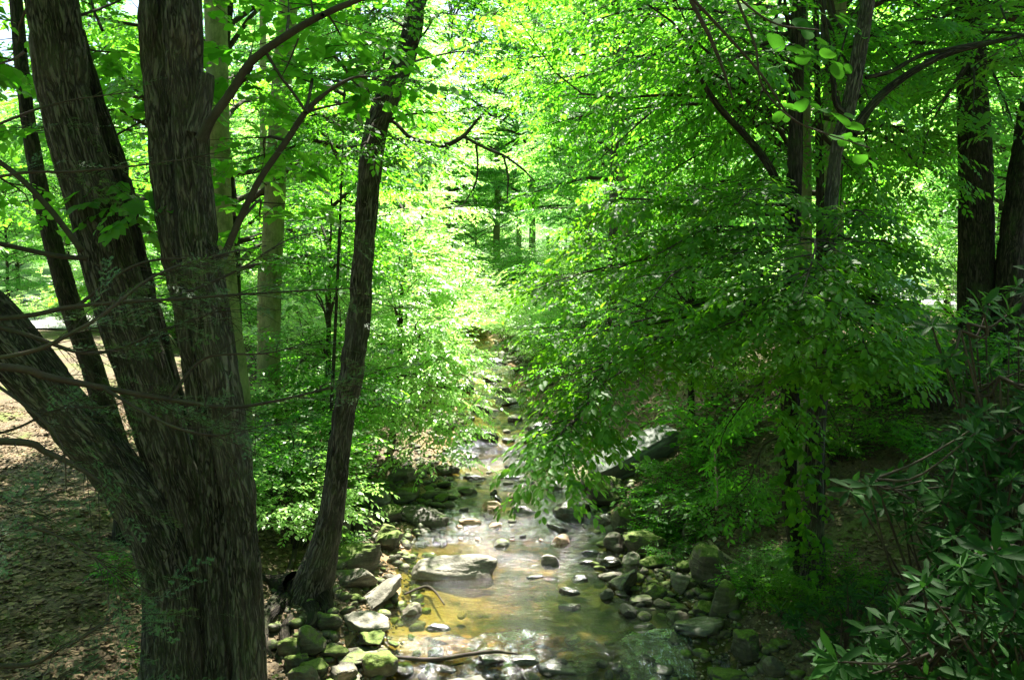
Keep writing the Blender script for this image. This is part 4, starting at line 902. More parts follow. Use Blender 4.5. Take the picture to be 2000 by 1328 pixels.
# driftwood and sticks
def stick(L, label, d=None, name='stick', mat='twig', lift=.03):
    T = Tubes()
    for LL in L:
        P = []; r = []
        for q in LL: p = hit(q[0], q[1]) if d is None else at(q[0], q[1], d); P.append(p+np.array([0, 0, lift])); r.append(q[2]*p[1]/F/2)
        T.add(P, r, seg=7, n=18, rough=.002)
    return tag(obj(name, T.mesh(name, M[mat])), label, 'stick')
stick([[(735, 1283, 5), (790, 1290, 8), (850, 1293, 9), (915, 1283, 8), (965, 1278, 7), (1010, 1282, 4)], [(830, 1292, 6), (870, 1305, 5), (905, 1300, 4)]], 'crooked driftwood stick lying across the rocks at the cascade lip', d=7.5)
stick([[(1385, 1060, 6), (1400, 1078, 8), (1430, 1098, 8), (1470, 1118, 7)]], 'bare pale branch lying on the litter slope above the biggest mossy boulder', mat='log')
stick([[(790, 1165, 4), (830, 1150, 6), (850, 1160, 5), (868, 1185, 3)]], 'small fork of driftwood caught behind the pale tilted slab')
stick([[(1395, 880, 4), (1400, 960, 5), (1400, 1000, 6)], [(1400, 940, 3), (1416, 925, 2)]], 'thin bare stem standing on the litter slope below the bough', d=9.6, mat='log')
stick([[(595, 1335, 3), (612, 1310, 4), (620, 1290, 3)]], 'short pale twig among the cobbles at bottom left', mat='log')
stick([[(700, 1035, 5), (760, 1048, 6), (790, 1055, 4)]], 'straight stick across the stones left of the pool', mat='log')
stick([[(560, 1030, 8), (575, 1080, 10), (560, 1130, 9)]], 'leaning dead stick in the shrubs left of the leaning tree')
# ------------------------------------------------------------------ shrubs
def gen_shrub(seed, h, rad, ns, leafm, lsize, size=.35, kind='quad', nleaf=11, spr=4, nsec=7, droop=.05, thick=.012):
    rng = np.random.default_rng(seed); T = Tubes(); S = []
    for i in range(ns):
        az = i*2.4+rng.normal(0, .3); f = rng.uniform(.35, 1); l = h*rng.uniform(.6, 1.05); q = rad*f
        p0 = np.array([math.cos(az), math.sin(az), 0])*rng.uniform(0, .12*rad)+np.array([0, 0, -.1])
        p1 = np.array([math.cos(az)*q, math.sin(az)*q, l*(1.05-.45*f)])
        S += grow(rng, T, p0, p1, thick*rng.uniform(.7, 1.3), nsec, .5, spr, size, .12, t0=.18, seg=5, droop=droop)
    return (T.mesh('stems', M['twig']), crown_mesh('foliage', rng, S, spray_templates(rng, kind, nleaf, lsize/size), leafm))
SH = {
 'bright': [gen_shrub(300+k, 1.6, 1.1, 16, M['leaf_sunlit'], .075) for k in range(2)],
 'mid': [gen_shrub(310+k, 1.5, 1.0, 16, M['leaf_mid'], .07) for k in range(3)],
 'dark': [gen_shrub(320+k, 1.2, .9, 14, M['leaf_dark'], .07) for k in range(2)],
 'tall': [gen_shrub(330+k, 3.4, 2.2, 22, M['leaf_sunlit'], .10, size=.5, nsec=9, spr=5, thick=.02) for k in range(3)],
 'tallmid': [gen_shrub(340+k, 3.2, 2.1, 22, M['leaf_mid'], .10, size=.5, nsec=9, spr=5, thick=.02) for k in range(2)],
 'fern': [gen_shrub(350+k, .42, .5, 9, M['leaf_mid'], .06, size=.2, nsec=5, spr=3, nleaf=8, thick=.004) for k in range(3)],
}
def shrub(kind, k, x, y, sc, label, group=None, rz=None, name='shrub', cat='shrub', zs=1.):
    rz = (x*7+y*3) % 6.28 if rz is None else rz
    z = float(ground(x, y)); ms = SH[kind][k % len(SH[kind])]
    o = thing(name, label, cat, (x, y, z), group); o.rotation_euler = (0, 0, rz); o.scale = (sc, sc, sc*zs)
    obj('stems', ms[0], o); obj('foliage', ms[1], o); return o
def shrub_px(kind, k, px, py, sc, label, **kw):
    p = hit(px, py); return shrub(kind, k, p[0], p[1], sc, label, **kw)
shrub_px('bright', 0, 575, 1065, .95, 'bright green shrub filling the gap between the clump and the leaning tree')
shrub_px('mid', 1, 530, 1010, 1.15, 'green shrub right behind the rightmost trunk of the clump')
shrub_px('mid', 2, 640, 1000, .85, 'green shrub directly behind the leaning tree')
shrub_px('bright', 1, 612, 930, 1.2, 'tall bright shrub behind the gap between the clump and the leaning tree')
shrub_px('mid', 0, 690, 880, .6, 'small leafy shrub at the back of the shaded cobble heap')
shrub_px('mid', 1, 560, 880, 1.3, 'leafy shrub at the foot of the pale greenish tree')
shrub_px('fern', 0, 690, 985, 1.0, 'small fresh green plant touching the right side of the leaning tree', name='plant', cat='plant')
shrub_px('fern', 1, 350, 1330, .9, 'little bright green plant at the bottom between the trunks of the clump', name='plant', cat='plant')
shrub_px('fern', 2, 258, 1130, .7, 'thin seedling with few leaves left of the clump', name='plant', cat='plant')
shrub_px('fern', 0, 668, 1075, .6, 'small plant on the mossy stones right of the leaning tree', name='plant', cat='plant')
shrub_px('fern', 1, 1275, 1060, .7, 'small bright plant growing among the mossy boulders of the right margin', name='plant', cat='plant')
shrub_px('fern', 2, 1305, 1090, .6, 'small green plant beside the wide mossy boulder', name='plant', cat='plant')
shrub_px('fern', 0, 1365, 985, .9, 'bushy green plant on the slope right of the slab', name='plant', cat='plant')
shrub_px('fern', 1, 1385, 925, 1.0, 'feathery plant at the upper end of the slab', name='plant', cat='plant')
shrub_px('fern', 2, 1310, 1010, 1.3, 'low green plant above the dark green dome boulder', name='plant', cat='plant')
shrub_px('mid', 0, 1450, 1010, .42, 'layered bright shrub on the litter slope left of the twin trunks')
shrub_px('fern', 0, 1425, 1040, 1.4, 'low plant under the layered shrub on the litter slope', name='plant', cat='plant')
shrub_px('fern', 1, 1390, 880, 2.0, 'leafy plant high on the slope behind the slab', name='plant', cat='plant')
shrub_px('dark', 0, 1400, 790, .9, 'dark shrub near the top of the right bank behind the slab')
shrub_px('dark', 0, 1640, 900, .9, 'dark low shrub on the slope right of the twin trunks')
shrub_px('mid', 2, 1720, 800, 1.0, 'green shrub on the crest between the twin trunks and the thick dark trunk')
shrub_px('mid', 0, 1830, 800, 1.0, 'green shrub at the foot of the thick dark trunk')
shrub_px('dark', 1, 1620, 780, .9, 'dark shrub on the crest behind the twin trunks')
shrub_px('mid', 1, 1500, 1150, .35, 'low green shrub left of the foot of the twin trunks')
shrub_px('dark', 0, 1540, 1210, .38, 'low leafy shrub right below the twin trunks')
shrub_px('dark', 1, 1630, 1200, .5, 'dark low shrub right of the foot of the twin trunks')
# stream-side undergrowth further off, in rows on both banks
r = np.random.default_rng(8); k = 0
for yy in np.arange(15.5, 38, 1.5):
    for side in (-1, 1):
        if yy < 18.5: continue
        e = np.interp(yy, YD, LX if side < 0 else RX); jit = r.uniform(.9, 1.8)
        kk = 'bright' if (side < 0 or yy > 22) else 'mid'
        shrub(kk, k, e+side*jit, yy+r.uniform(-.6, .6), r.uniform(.75, 1.25), 'sunlit streamside bush hanging over the %s edge of the far stream' % ('left' if side < 0 else 'right'), group='bushes along the %s edge of the far stream' % ('left' if side < 0 else 'right'), name='bush', cat='bush'); k += 1
for yy in np.arange(17, 62, 2.6):
    for side in (-1, 1):
        e = np.interp(yy, YD, LX if side < 0 else RX); n = 3 if yy < 30 else 5
        for j in range(n):
            x = (e if yy < 30 else (-1 if side < 0 else -.4))+side*((2.8 if yy < 36 else .8)+j*3.0+r.uniform(-1, 1))
            if side > 0 and yy > 14 and .42 < x/yy < .52 and yy < 40: continue
            if side > 0 and .22 < x/yy < .29 and yy < 24: continue
            if side < 0 and -.68 < x/yy < -.53 and yy < 27: continue
            if side < 0 and x/yy < -.33 and yy < 24: continue
            ps_ = ('brilliant yellow green' if (k+j) % 3 else 'deeper green', 'nearer' if yy < 30 else 'far', 'left' if side < 0 else 'right')
            shrub('tall' if (k+j) % 3 else 'tallmid', k, x, yy+r.uniform(-1, 1), r.uniform(.6, 1.05), '%s thicket bush among the %s trunks of the %s bank' % ps_, group='%s bushes, %s, %s bank' % ps_, name='bush', cat='bush'); k += 1

for j, (x, y, s) in enumerate([(-.25, 31.0, .5), (-.7, 34, .8), (-1.6, 38.5, .9), (-.6, 43, 1.2)]):
    shrub('tall', j, x, y, s, '%s of four bright bushes closing the view straight up the stream' % ('nearest', 'second', 'third', 'farthest')[j], name='bush', cat='bush')
for j, (px_, y_, s_, k_) in enumerate([(15, 33, .30, 'tallmid'), (70, 35, .28, 'tall'), (150, 36, .42, 'tallmid'), (-30, 30, .5, 'tall'), (200, 34, .5, 'tall')]):
    shrub(k_, j, at(px_, 600, y_)[0], y_, s_, '%s low bush in the row before the far left road' % ('second', 'third', 'fourth', 'first', 'fifth')[j], name='bush', cat='bush')
# small bright tree leaning its foliage over the stream from the left
def over_left(rng, Lb):
    S = []
    ends = [((790, 700, 15), (905, 610, 14)), ((790, 720, 15), (925, 690, 13.5)), ((780, 740, 15), (915, 740, 13)), ((780, 760, 15), (900, 800, 12.6)), ((770, 770, 15), (885, 840, 12.6)), ((770, 780, 15), (868, 900, 12.0)), ((770, 780, 15), (820, 830, 12.5)),
            ((780, 650, 15), (880, 540, 14.5)), ((775, 640, 15), (850, 480, 15)), ((770, 700, 15), (720, 640, 13)), ((770, 720, 15), (740, 760, 12.5)), ((775, 760, 15), (780, 800, 12.5)), ((780, 640, 15), (760, 520, 14)), ((780, 700, 15), (840, 660, 12.5)), ((780, 740, 15), (840, 760, 12)), ((770, 700, 15), (700, 700, 13.5)), ((780, 600, 15), (830, 420, 15.5)), ((780, 640, 15), (900, 480, 16)), ((780, 620, 15), (850, 560, 13.5)), ((780, 600, 15), (800, 490, 13)), ((780, 660, 15), (885, 620, 13)), ((780, 640, 15), (750, 580, 12.5)), ((780, 620, 15), (905, 560, 15)), ((780, 560, 15), (840, 380, 16)), ((780, 700, 15), (870, 700, 12.5))]
    for a, b in ends: S += grow(rng, Lb, at(*a), at(*b), .02, 10, .42, 5, .42, .05, droop=.06, t0=.2)
    return S
px_tree('small_tree', 'small tree with layers of brilliant sunlit leaves reaching over the stream from the left', M['bark_dark'],
        [(785, 560, 9), (782, 640, 12), (778, 740, 15), (768, 840, 18), (762, 890, 22)], 15, seed=21, crown=over_left, hgt=1.6, nl=7, leafm=M['leaf_sunlit'], rough=0, spread=(1, 2), size=.42, ll=.2)
def over_left2(rng, Lb):
    S = []
    for a, b in [((640, 640, 13), (720, 500, 12)), ((640, 640, 13), (600, 520, 12)), ((640, 700, 13), (580, 640, 11.5)), ((640, 700, 13), (700, 760, 11)), ((640, 700, 13), (560, 720, 12)), ((640, 620, 13), (680, 420, 13)), ((640, 620, 13), (560, 440, 13)), ((640, 740, 13), (640, 800, 11)), ((640, 620, 13), (620, 380, 14)), ((640, 740, 13), (600, 820, 10.5))]:
        S += grow(rng, Lb, at(*a), at(*b), .018, 9, .42, 5, .4, .05, droop=.05, t0=.2)
    return S
px_tree('small_tree', 'small leafy tree behind the leaning tree, crown spread to both sides of its trunk', M['bark_dark'],
        [(644, 540, 8), (642, 640, 11), (640, 760, 14), (636, 860, 17)], 13, seed=22, crown=over_left2, hgt=1.6, nl=6, leafm=M['leaf_mid'], rough=0, spread=(1, 1.8), size=.4, ll=.2)
def over_right2(rng, Lb):
    S = []
    for a, b in [((1350, 640, 14), (1120, 560, 12.5)), ((1350, 640, 14), (1060, 640, 13)), ((1350, 670, 14), (1080, 720, 12.5)), ((1350, 620, 14), (1180, 480, 13)), ((1350, 600, 14), (1300, 470, 13)), ((1350, 660, 14), (1360, 600, 12.5)),
                 ((1350, 600, 14), (1100, 450, 14)), ((1350, 600, 14), (1230, 400, 14)), ((1350, 600, 14), (1040, 520, 14.5))]:
        S += grow(rng, Lb, at(*a), at(*b), .018, 9, .42, 5, .4, .05, droop=.06, t0=.2)
    return S
px_tree('small_tree', 'small tree on the right bank behind the low bough, leaves hanging toward the stream', M['bark_dark'],
        [(1356, 500, 8), (1352, 620, 11), (1350, 720, 14), (1350, 800, 17)], 14, seed=23, crown=over_right2, hgt=2, nl=7, leafm=M['leaf_mid'], rough=0, spread=(1, 2), size=.42, ll=.2)

# ------------------------------------------------------------------ background forest
BG = [gen_tree(500+k, H, cb, rad, nl, M[lm], M['bark_pale' if k % 2 else 'bark_dark'], ls, r0=r0, size=.8, nsec=10, spr=5, nleaf=15) for k, (H, cb, rad, nl, lm, ls, r0) in enumerate([
    (14, 2.6, 3.8, 42, 'leaf_mid', .16, .16), (17, 4, 4.2, 42, 'leaf_far', .17, .2), (12, 1.6, 3.4, 40, 'leaf_sunlit', .15, .13), (19, 5, 4.6, 48, 'leaf_mid', .17, .24), (9, 1.0, 3.0, 42, 'leaf_far', .15, .1)])]
BGR = []
def bgtree(k, x, y, sc, label, group, rz=None):
    z = float(ground(x, y)); rz = (x*5+y*2) % 6.28 if rz is None else rz
    return put('broadleaf_tree', label, 'tree', BG[k], (x, y, z), rz, sc, group)
r = np.random.default_rng(4); n_bg = 0
spots = []
def try_spot(x, y, dmin):
    if any((x-a)**2+(y-b)**2 < dmin**2 for a, b in spots): return False
    spots.append((x, y)); return True
# rows closing the view, widening with distance
for row, (yy, dx) in enumerate([(17, 5.5), (22, 5.6), (28, 6), (35, 6.4), (44, 7), (55, 6), (68, 6), (84, 6.5), (100, 7.5)]):
    half = yy*.75+3; x = -half
    while x < half:
        xx = x+r.uniform(-1.2, 1.2); y_ = yy+r.uniform(-1.8, 1.8); c = (np.interp(y_, YD, LX)+np.interp(y_, YD, RX))/2; x += dx
        gap = 4.4 if yy < 50 else 0; c = c if yy < 30 else -1.2
        if abs(xx-c) < gap: continue
        if .42 < xx/y_ < .54 and y_ < 36: continue       # open view to the parked truck
        if -.66 < xx/y_ < -.54 and y_ < 40: continue
        if -.70 < xx/y_ < -.3 and y_ < 31: continue
        if not try_spot(xx, y_, 2.4): continue
        near_ = 'left' if xx < c else 'right'; k = int(r.integers(0, 5))
        if abs(xx-c) < 8 and k in (0, 3): k = [1, 2, 4][int(r.integers(0, 3))]
        where = 'in the sunlit far woods %s of the stream' % near_ if yy > 40 else 'standing in the middle woods %s of the stream' % near_
        kind_ = ['round crowned green', 'tall pale leaved', 'bushy bright leaved', 'very tall green', 'low spreading pale leaved'][k]
        bgtree(k, xx, y_, r.uniform(.75, 1.1)*(1.35 if yy > 65 else 1), '%s tree %s' % (kind_, where), '%s trees %s' % (kind_, where)); n_bg += 1
for j, (x, y, k, s) in enumerate([(-4.6, 24.5, 1, .9), (3.6, 25.5, 3, .85), (-5.2, 31, 1, .9), (3.2, 33, 1, .95), (-4.0, 50, 3, 1.1), (1.2, 49, 1, 1.2), (-1.0, 55, 3, 1.2), (4.5, 44, 1, 1.1)]):
    bgtree(k, x, y, s, '%s tree arching high over the far stream from the %s' % (('first', 'second', 'third', 'fourth', 'fifth', 'sixth')[j//2], 'left' if x < 0 else 'right'), None)
# the same woods carry on behind and beside the viewpoint
r2 = np.random.default_rng(12)
for j in range(16):
    a_ = math.pi+(j+.5)/16*math.pi*1.25-math.pi*.125; d_ = [6.5, 10, 13][j % 3]+(3 if j % 3 == 0 else 0)+r2.uniform(-.8, .8)
    x, y = math.cos(a_)*d_*1.2, math.sin(a_)*d_-1.0
    bgtree(int(r2.integers(0, 5)), x, y, r2.uniform(.8, 1.05), 'tree of the woods behind the viewpoint, out of the picture', 'trees behind the viewpoint')
# off-to-the-side trees whose crowns shade the near banks
for x, y, k, s, lab in [(-4.6, 13.2, 0, .85, 'green tree on the left bank beyond the slender dark tree'), 
                        (5.6, 14.5, 0, .9, 'green tree on the right crest behind the twin trunks'), (8.8, 13.8, 3, .9, 'tall tree on the right crest behind the thick dark trunk'), (5.0, 12.5, 3, .75, 'tall tree standing behind the twin trunks, its crown above them'), (-24.0, 38, 4, .9, 'low spreading tree beyond the left clearing')]:
    bgtree(k, x, y, s, lab, None)

# ------------------------------------------------------------------ hemlock boughs reaching in from the left
def needle_template(rng, n_side=11, per=17):
    V = []
    for i in range(n_side):
        x = (i+rng.uniform(0, 1))/n_side; s = 1 if i % 2 else -1; L = .42*(1.05-.8*x)*rng.uniform(.35, 1.3); a = s*rng.uniform(.5, 1.15)
        d = np.array([math.cos(a), math.sin(a), rng.normal(0, .08)]); nrm = np.array([-math.sin(a), math.cos(a), 0])
        for j in range(per):
            p = np.array([x, 0, -.1*x*x])+d*L*(j+.5)/per; t = 1 if j % 2 else -1; dd = d*.45+nrm*t*.9+np.array([0, 0, rng.normal(0, .15)]); dd /= np.linalg.norm(dd)
            l = .055*rng.uniform(.45, 1.15)*(rng.random() > .12); w = np.cross(dd, [0, 0, 1.])*.007
            V += [p-w, p+w, p+dd*l+w*.4, p+dd*l-w*.4]
        p = np.array([x, 0, -.1*x*x]); w = nrm*.004; V += [p-w, p+w, p+d*L+w*.3, p+d*L-w*.3]
    return np.array(V)
rng = np.random.default_rng(17)
NT = [needle_template(rng) for _ in range(4)]; nq = len(NT[0])//4
hem = thing('hemlock_tree', 'hemlock standing just out of view whose fine dark needled boughs hang across the lower left', 'tree', (-3.6, 3.9, float(ground(-3.6, 3.9))))
T = Tubes(); T.add([(-3.6, 3.9, .4), (-3.55, 3.9, 2.5), (-3.5, 3.95, 5), (-3.5, 4, 8.5), (-3.5, 4, 11)], [.2, .17, .14, .08, .02], seg=24, n=60, rough=.012, lobes=.06, seed=3)
obj('trunk', shift(T.mesh('trunk', M['bark']), hem), hem)
Lb = Tubes(); S = []
HB = [ # (px,py,d,width px) branch paths
 ([(-420, 640, 4.0), (0, 622, 3.9), (150, 598, 3.9), (330, 585, 4.0), (520, 572, 4.2), (700, 562, 4.4)], 9, 1.0),
 ([(-420, 690, 4.0), (0, 716, 3.7), (90, 735, 3.7), (200, 757, 3.8), (330, 780, 3.9), (450, 795, 4.0), (560, 778, 4.1), (690, 745, 4.3)], 12, 1.0),
 ([(-420, 560, 4.0), (0, 640, 3.9), (180, 690, 4.0), (330, 640, 4.2), (450, 600, 4.4)], 8, .9),
 ([(-420, 880, 4.1), (0, 862, 3.8), (95, 885, 3.8), (180, 930, 3.7), (260, 1000, 3.7)], 13, .45),
 ([(-420, 900, 4.1), (-20, 850, 4.3), (110, 800, 4.4), (230, 790, 4.4), (330, 740, 4.5)], 6, .7),
 ([(-420, 1250, 3.7), (0, 1300, 3.5), (120, 1265, 3.4), (190, 1225, 3.4), (250, 1175, 3.5)], 8, .8),
 ([(-420, 1100, 3.7), (-60, 1060, 3.5), (60, 1030, 3.5), (170, 1080, 3.4), (240, 1140, 3.4)], 6, .8),
 ([(-420, 980, 3.7), (-60, 960, 3.5), (40, 985, 3.5), (120, 960, 3.6)], 5, .9),
 ([(-420, 1360, 3.4), (-40, 1360, 3.2), (120, 1340, 3.1), (260, 1330, 3.2)], 7, 1.0),
 ([(-420, 480, 4.0), (-20, 350, 4.2), (150, 335, 4.3), (300, 320, 4.4), (420, 300, 4.6)], 6, .5),
 ([(-420, 420, 4.0), (-20, 250, 4.4), (120, 200, 4.6), (260, 180, 4.8)], 6, .35),
 ([(-420, 700, 4.0), (-20, 700, 3.5), (160, 640, 3.5), (300, 540, 3.7), (420, 500, 3.9), (520, 480, 4.2)], 7, .8),
 ([(200, 757, 3.8), (330, 830, 3.6), (430, 850, 3.7), (480, 830, 3.9)], 5, .9),
 ([(150, 598, 3.9), (260, 520, 4.0), (360, 505, 4.1), (460, 515, 4.3)], 5, .9),
 ([(330, 585, 4.0), (460, 530, 4.3), (560, 470, 4.5), (640, 450, 4.7)], 5, .6),
 ([(330, 780, 3.9), (400, 700, 4.0), (520, 690, 4.1), (600, 670, 4.3)], 5, .9),
 ([(-100, 690, 3.9), (60, 800, 3.6), (120, 870, 3.5), (130, 960, 3.5)], 5, .7),
]
for L, w, dens in HB:
    P = np.array([at(*q) for q in L]); r0 = w*4/F/2*1.1; rr = np.linspace(r0*1.3, r0*.25, len(P)); Lb.add(P, rr, seg=6, n=40, rough=.001)
    path = catmull(P, 80); ln = np.linalg.norm(np.diff(path, axis=0), axis=1).sum(); nb = int(ln/.075*dens)
    for j in range(nb):
        t = rng.uniform(.25, 1); q = t*79; i = min(int(q), 78); pt = path[i]; tg = path[i+1]-path[i]; tg /= np.linalg.norm(tg); sd = np.cross(tg, [0, 0, 1.]); sd /= np.linalg.norm(sd)
        s = 1 if rng.random() < .5 else -1
        d = tg*rng.uniform(.4, 1)+sd*s*rng.uniform(.3, 1)+np.array([0, 0, rng.normal(-.15, .22)]); d /= np.linalg.norm(d); l = rng.uniform(.2, .5)
        e = pt+d*l; Lb.add([pt, pt+d*l*.5+rng.normal(0, .01, 3), e-np.array([0, 0, .05*l])], [.0025, .0018, .001], seg=3, n=5, cap=False)
        if rng.random() < .25: continue      # bare twig
        for u_ in (.25, .6, .95):
            if rng.random() < .75: S.append([*(pt+d*l*u_), *(d+rng.normal(0, .35, 3)*[1, 1, .4]), rng.uniform(.10, .22)])
# crown above the picture
for j in range(26):
    z = 5.6+j*.19; az = j*2.4; l = 2.4*(1-.6*j/26); p0 = np.array([-3.5, 4, z]); p1 = p0+np.array([math.cos(az)*l, math.sin(az)*l, -.3]); Lb.add([p0, (p0+p1)/2+[0, 0, .15], p1], [.02, .012, .003], seg=5, n=8)
    for q in range(46):
        t = rng.uniform(.15, 1); S.append([*(p0+(p1-p0)*t+rng.normal(0, .16, 3)), *(p1-p0+rng.normal(0, .9, 3)*[1, 1, .3]), rng.uniform(.28, .5)])
S = np.array(S); mS = len(S)
D = S[:, 3:6]/np.linalg.norm(S[:, 3:6], axis=1)[:, None]; upv = np.array([0, 0, 1.])+rng.normal(0, .35, (mS, 3)); Yv = np.cross(upv, D); Yv /= np.linalg.norm(Yv, axis=1)[:, None]
Rm = np.stack([D, Yv, np.cross(D, Yv)], -1)*S[:, 6][:, None, None]; sel = rng.integers(0, 4, mS)
Vn = np.concatenate([np.einsum('mij,vj->mvi', Rm[sel == k_], NT[k_])+S[sel == k_, None, :3] for k_ in range(4)]).reshape(-1, 3)
fq = np.arange(len(Vn)).reshape(-1, 4); rn = np.clip(np.repeat(rng.normal(.5, .2, mS), nq)+rng.normal(0, .15, mS*nq), 0, 1)
obj('boughs', shift(Lb.mesh('boughs', M['twig']), hem), hem)
obj('needles', shift(mesh('needles', Vn, [fq], M['needles'], False, {'rnd': ('FACE', 'FLOAT', rn)}), hem), hem)

# ------------------------------------------------------------------ rhododendrons at lower right
def rosette(rng, tip, ax, nl, ll):
    """whorl of leathery leaves round a shoot tip"""
    ax = ax/np.linalg.norm(ax); a = np.cross(ax, [.3, .2, 1.]); a /= np.linalg.norm(a); b = np.cross(ax, a); lv, fc = leaf_shape('strap'); Vs = []
    for i in range(nl):
        th = i*2.4+rng.normal(0, .2); el = rng.uniform(.05, .75) if i < nl*.75 else rng.uniform(.8, 1.2); out_ = a*math.cos(th)+b*math.sin(th)
        d = out_*math.cos(el)+ax*math.sin(el)-np.array([0, 0, rng.uniform(.1, .55)])*(i < nl*.8); d /= np.linalg.norm(d)
        n = ax-d*ax.dot(d); n = n/np.linalg.norm(n)+rng.normal(0, .15, 3); y = np.cross(n, d); y /= np.linalg.norm(y); z = np.cross(d, y)
        s = ll*rng.uniform(.65, 1.1)*(1 if i < nl*.8 else .7)
        Vs.append((lv*[1, 1.15, 1])@np.stack([d, y, z])*s+tip+ax*rng.uniform(-.025, .01))
    return np.array(Vs)
def rhodo(label, base, regions, n, seed, ll=.115, dmin=.07):
    rng = np.random.default_rng(seed); b = np.array(base, float); b[2] = float(ground(b[0], b[1])); root = thing('rhododendron', label, 'shrub', b)
    T = Tubes(); VV = []; tips = []
    nm = 7; mains = []
    f = poly(regions[0]); d0, d1 = regions[1]
    for i in range(nm):
        px, py = f(rng); e = at(px, py, rng.uniform(d0, d1)); mains.append(e); T.add([b-[0, 0, .1], b*.45+e*.55+rng.normal(0, .08, 3)-[0, 0, .15*abs(e[0]-b[0])], e], [.022, .012, .005], seg=7, n=16, rough=.002, seed=i)
    k = 0
    while len(tips) < n and k < n*20:
        k += 1; px, py = f(rng); tip = at(px, py, rng.uniform(d0, d1))
        if tip[2] < ground(tip[0], tip[1])+.08 or any(np.linalg.norm(tip-q) < dmin for q in tips): continue
        tips.append(tip); me_ = min(mains, key=lambda q: np.linalg.norm(q-tip)+max(0, q[2]-tip[2])); src = me_*.6+b*.4 if rng.random() < .5 else me_
        ax = (tip-src)/np.linalg.norm(tip-src)*.6+np.array([rng.normal(0, .3), -.35+rng.normal(0, .25), .75]); T.add([src, (src+tip)/2+rng.normal(0, .05, 3)-[0, 0, .04], tip], [.008, .006, .004], seg=5, n=8)
        VV.append(rosette(rng, tip, ax, int(rng.integers(8, 13)), ll*rng.uniform(.8, 1.15)).reshape(-1, 3))
    V = np.vstack(VV); _, fc = leaf_shape('strap'); q, t3 = fix(fc); nlf = len(V)//7; bs = (np.arange(nlf)*7)[:, None, None]; rn = np.clip(rng.normal(.5, .28, nlf), 0, 1)
    obj('stems', shift(T.mesh('stems', M['twig']), root), root)
    obj('leaves', shift(mesh('leaves', V, [(bs+q[None]).reshape(-1, 4), (bs+t3[None]).reshape(-1, 3)], M['leaf_rhodo'], False, {'rnd': ('FACE', 'FLOAT', np.concatenate([np.repeat(rn, len(q)), np.repeat(rn, len(t3))]))}), root), root)
    return root
rhodo('rhododendron with leathery leaf whorls filling the bottom right corner', (2.9, 3.6, 0), ([(1600, 1260), (1640, 1290), (1780, 1130), (1900, 1080), (2080, 1000), (2100, 1420), (1600, 1420)], (2.9, 3.9)), 190, 41)
rhodo('rhododendron with long drooping leaves at the right edge, middle height', (3.0, 4.4, 0), ([(1650, 940), (1720, 930), (1800, 900), (1900, 800), (2100, 760), (2100, 1120), (1850, 1130), (1760, 1010), (1680, 1000)], (3.6, 4.8)), 180, 42, ll=.125)
rhodo('upper rhododendron shoots in front of the thick dark trunk', (3.4, 5.0, 0), ([(1780, 640), (1900, 600), (2060, 480), (2100, 740), (1960, 740), (1860, 780)], (3.9, 4.9)), 30, 43, ll=.125)
rhodo('small rhododendron beside the foot of the twin trunks', (2.9, 6.6, 0), ([(1640, 1130), (1760, 1110), (1740, 1260), (1600, 1280), (1490, 1180), (1560, 1190)], (6.0, 7.2)), 44, 44, ll=.11)

M['leaf_big'] = leaf_mat('leaf_big', (.025, .09, .012), (.05, .15, .02), (.03, .13, .008), (.06, .21, .012), .45, .7, .03)
# ------------------------------------------------------------------ big translucent leaves hanging close by at the top
rng = np.random.default_rng(23); Lb = Tubes(); S = []
hb = thing('hanging_branch', 'near branch with very large light green leaves hanging in from the top', 'branch', at(1400, -300, 3.6), None)
pxtube(Lb, [(1250, -420, 22), (1310, -120, 13), (1345, -10, 9), (1385, 70, 8), (1410, 130, 6), (1432, 195, 3)], 3.6, seg=8, n=40, rough=.001)
pxtube(Lb, [(1345, -10, 7), (1420, 70, 6), (1490, 150, 5), (1545, 230, 4), (1610, 260, 3)], 3.5, seg=8, n=30, rough=.001)
pxtube(Lb, [(1400, -120, 7), (1440, 0, 6), (1475, 90, 5), (1490, 170, 4), (1560, 240, 3), (1700, 290, 2)], 3.4, seg=8, n=30, rough=.001)
pxtube(Lb, [(1380, -60, 5), (1500, 40, 4), (1600, 60, 3)], 3.4, seg=6, n=20)
for (px, py) in [(1515, 130), (1560, 150), (1545, 90), (1590, 110), (1520, 200), (1590, 210), (1580, 235), (1640, 240), (1625, 262), (1660, 285), (1450, 30), (1480, 50), (1420, 10), (1520, 30), (1540, 180), (1690, 300), (1500, 100), (1570, 50), (1600, 30)]:
    S.append([*at(px, py, rng.uniform(3.3, 3.7)), rng.uniform(.3, 1), rng.normal(0, .5), rng.normal(-.25, .2), .14]) if rng.random() < .75 else None
obj('wood', shift(Lb.mesh('wood', M['twig']), hb), hb)
obj('leaves', shift(crown_mesh('leaves', rng, S, spray_templates(rng, 'round', 3, .6, droop=.25), M['leaf_big']), hb), hb)

# seedlings and small ground plants on both banks
r = np.random.default_rng(91); k = 0
while k < 22:
    px_, py_ = (r.uniform(0, 300), r.uniform(850, 1320)) if False else ((r.uniform(1330, 1900), r.uniform(820, 1200)) if k % 3 == 1 else (r.uniform(1180, 1420), r.uniform(800, 1080)))
    p = hit(px_, py_); side = 'right'
    if p[0]-np.interp(p[1], YD, RX) < .5 and side == 'right': continue
    shrub('fern', k, p[0], p[1], r.uniform(.25, .9), 'small green seedling growing in the dead leaves of the %s bank' % side, group='seedlings of the %s bank' % side, name='seedling', cat='plant'); k += 1
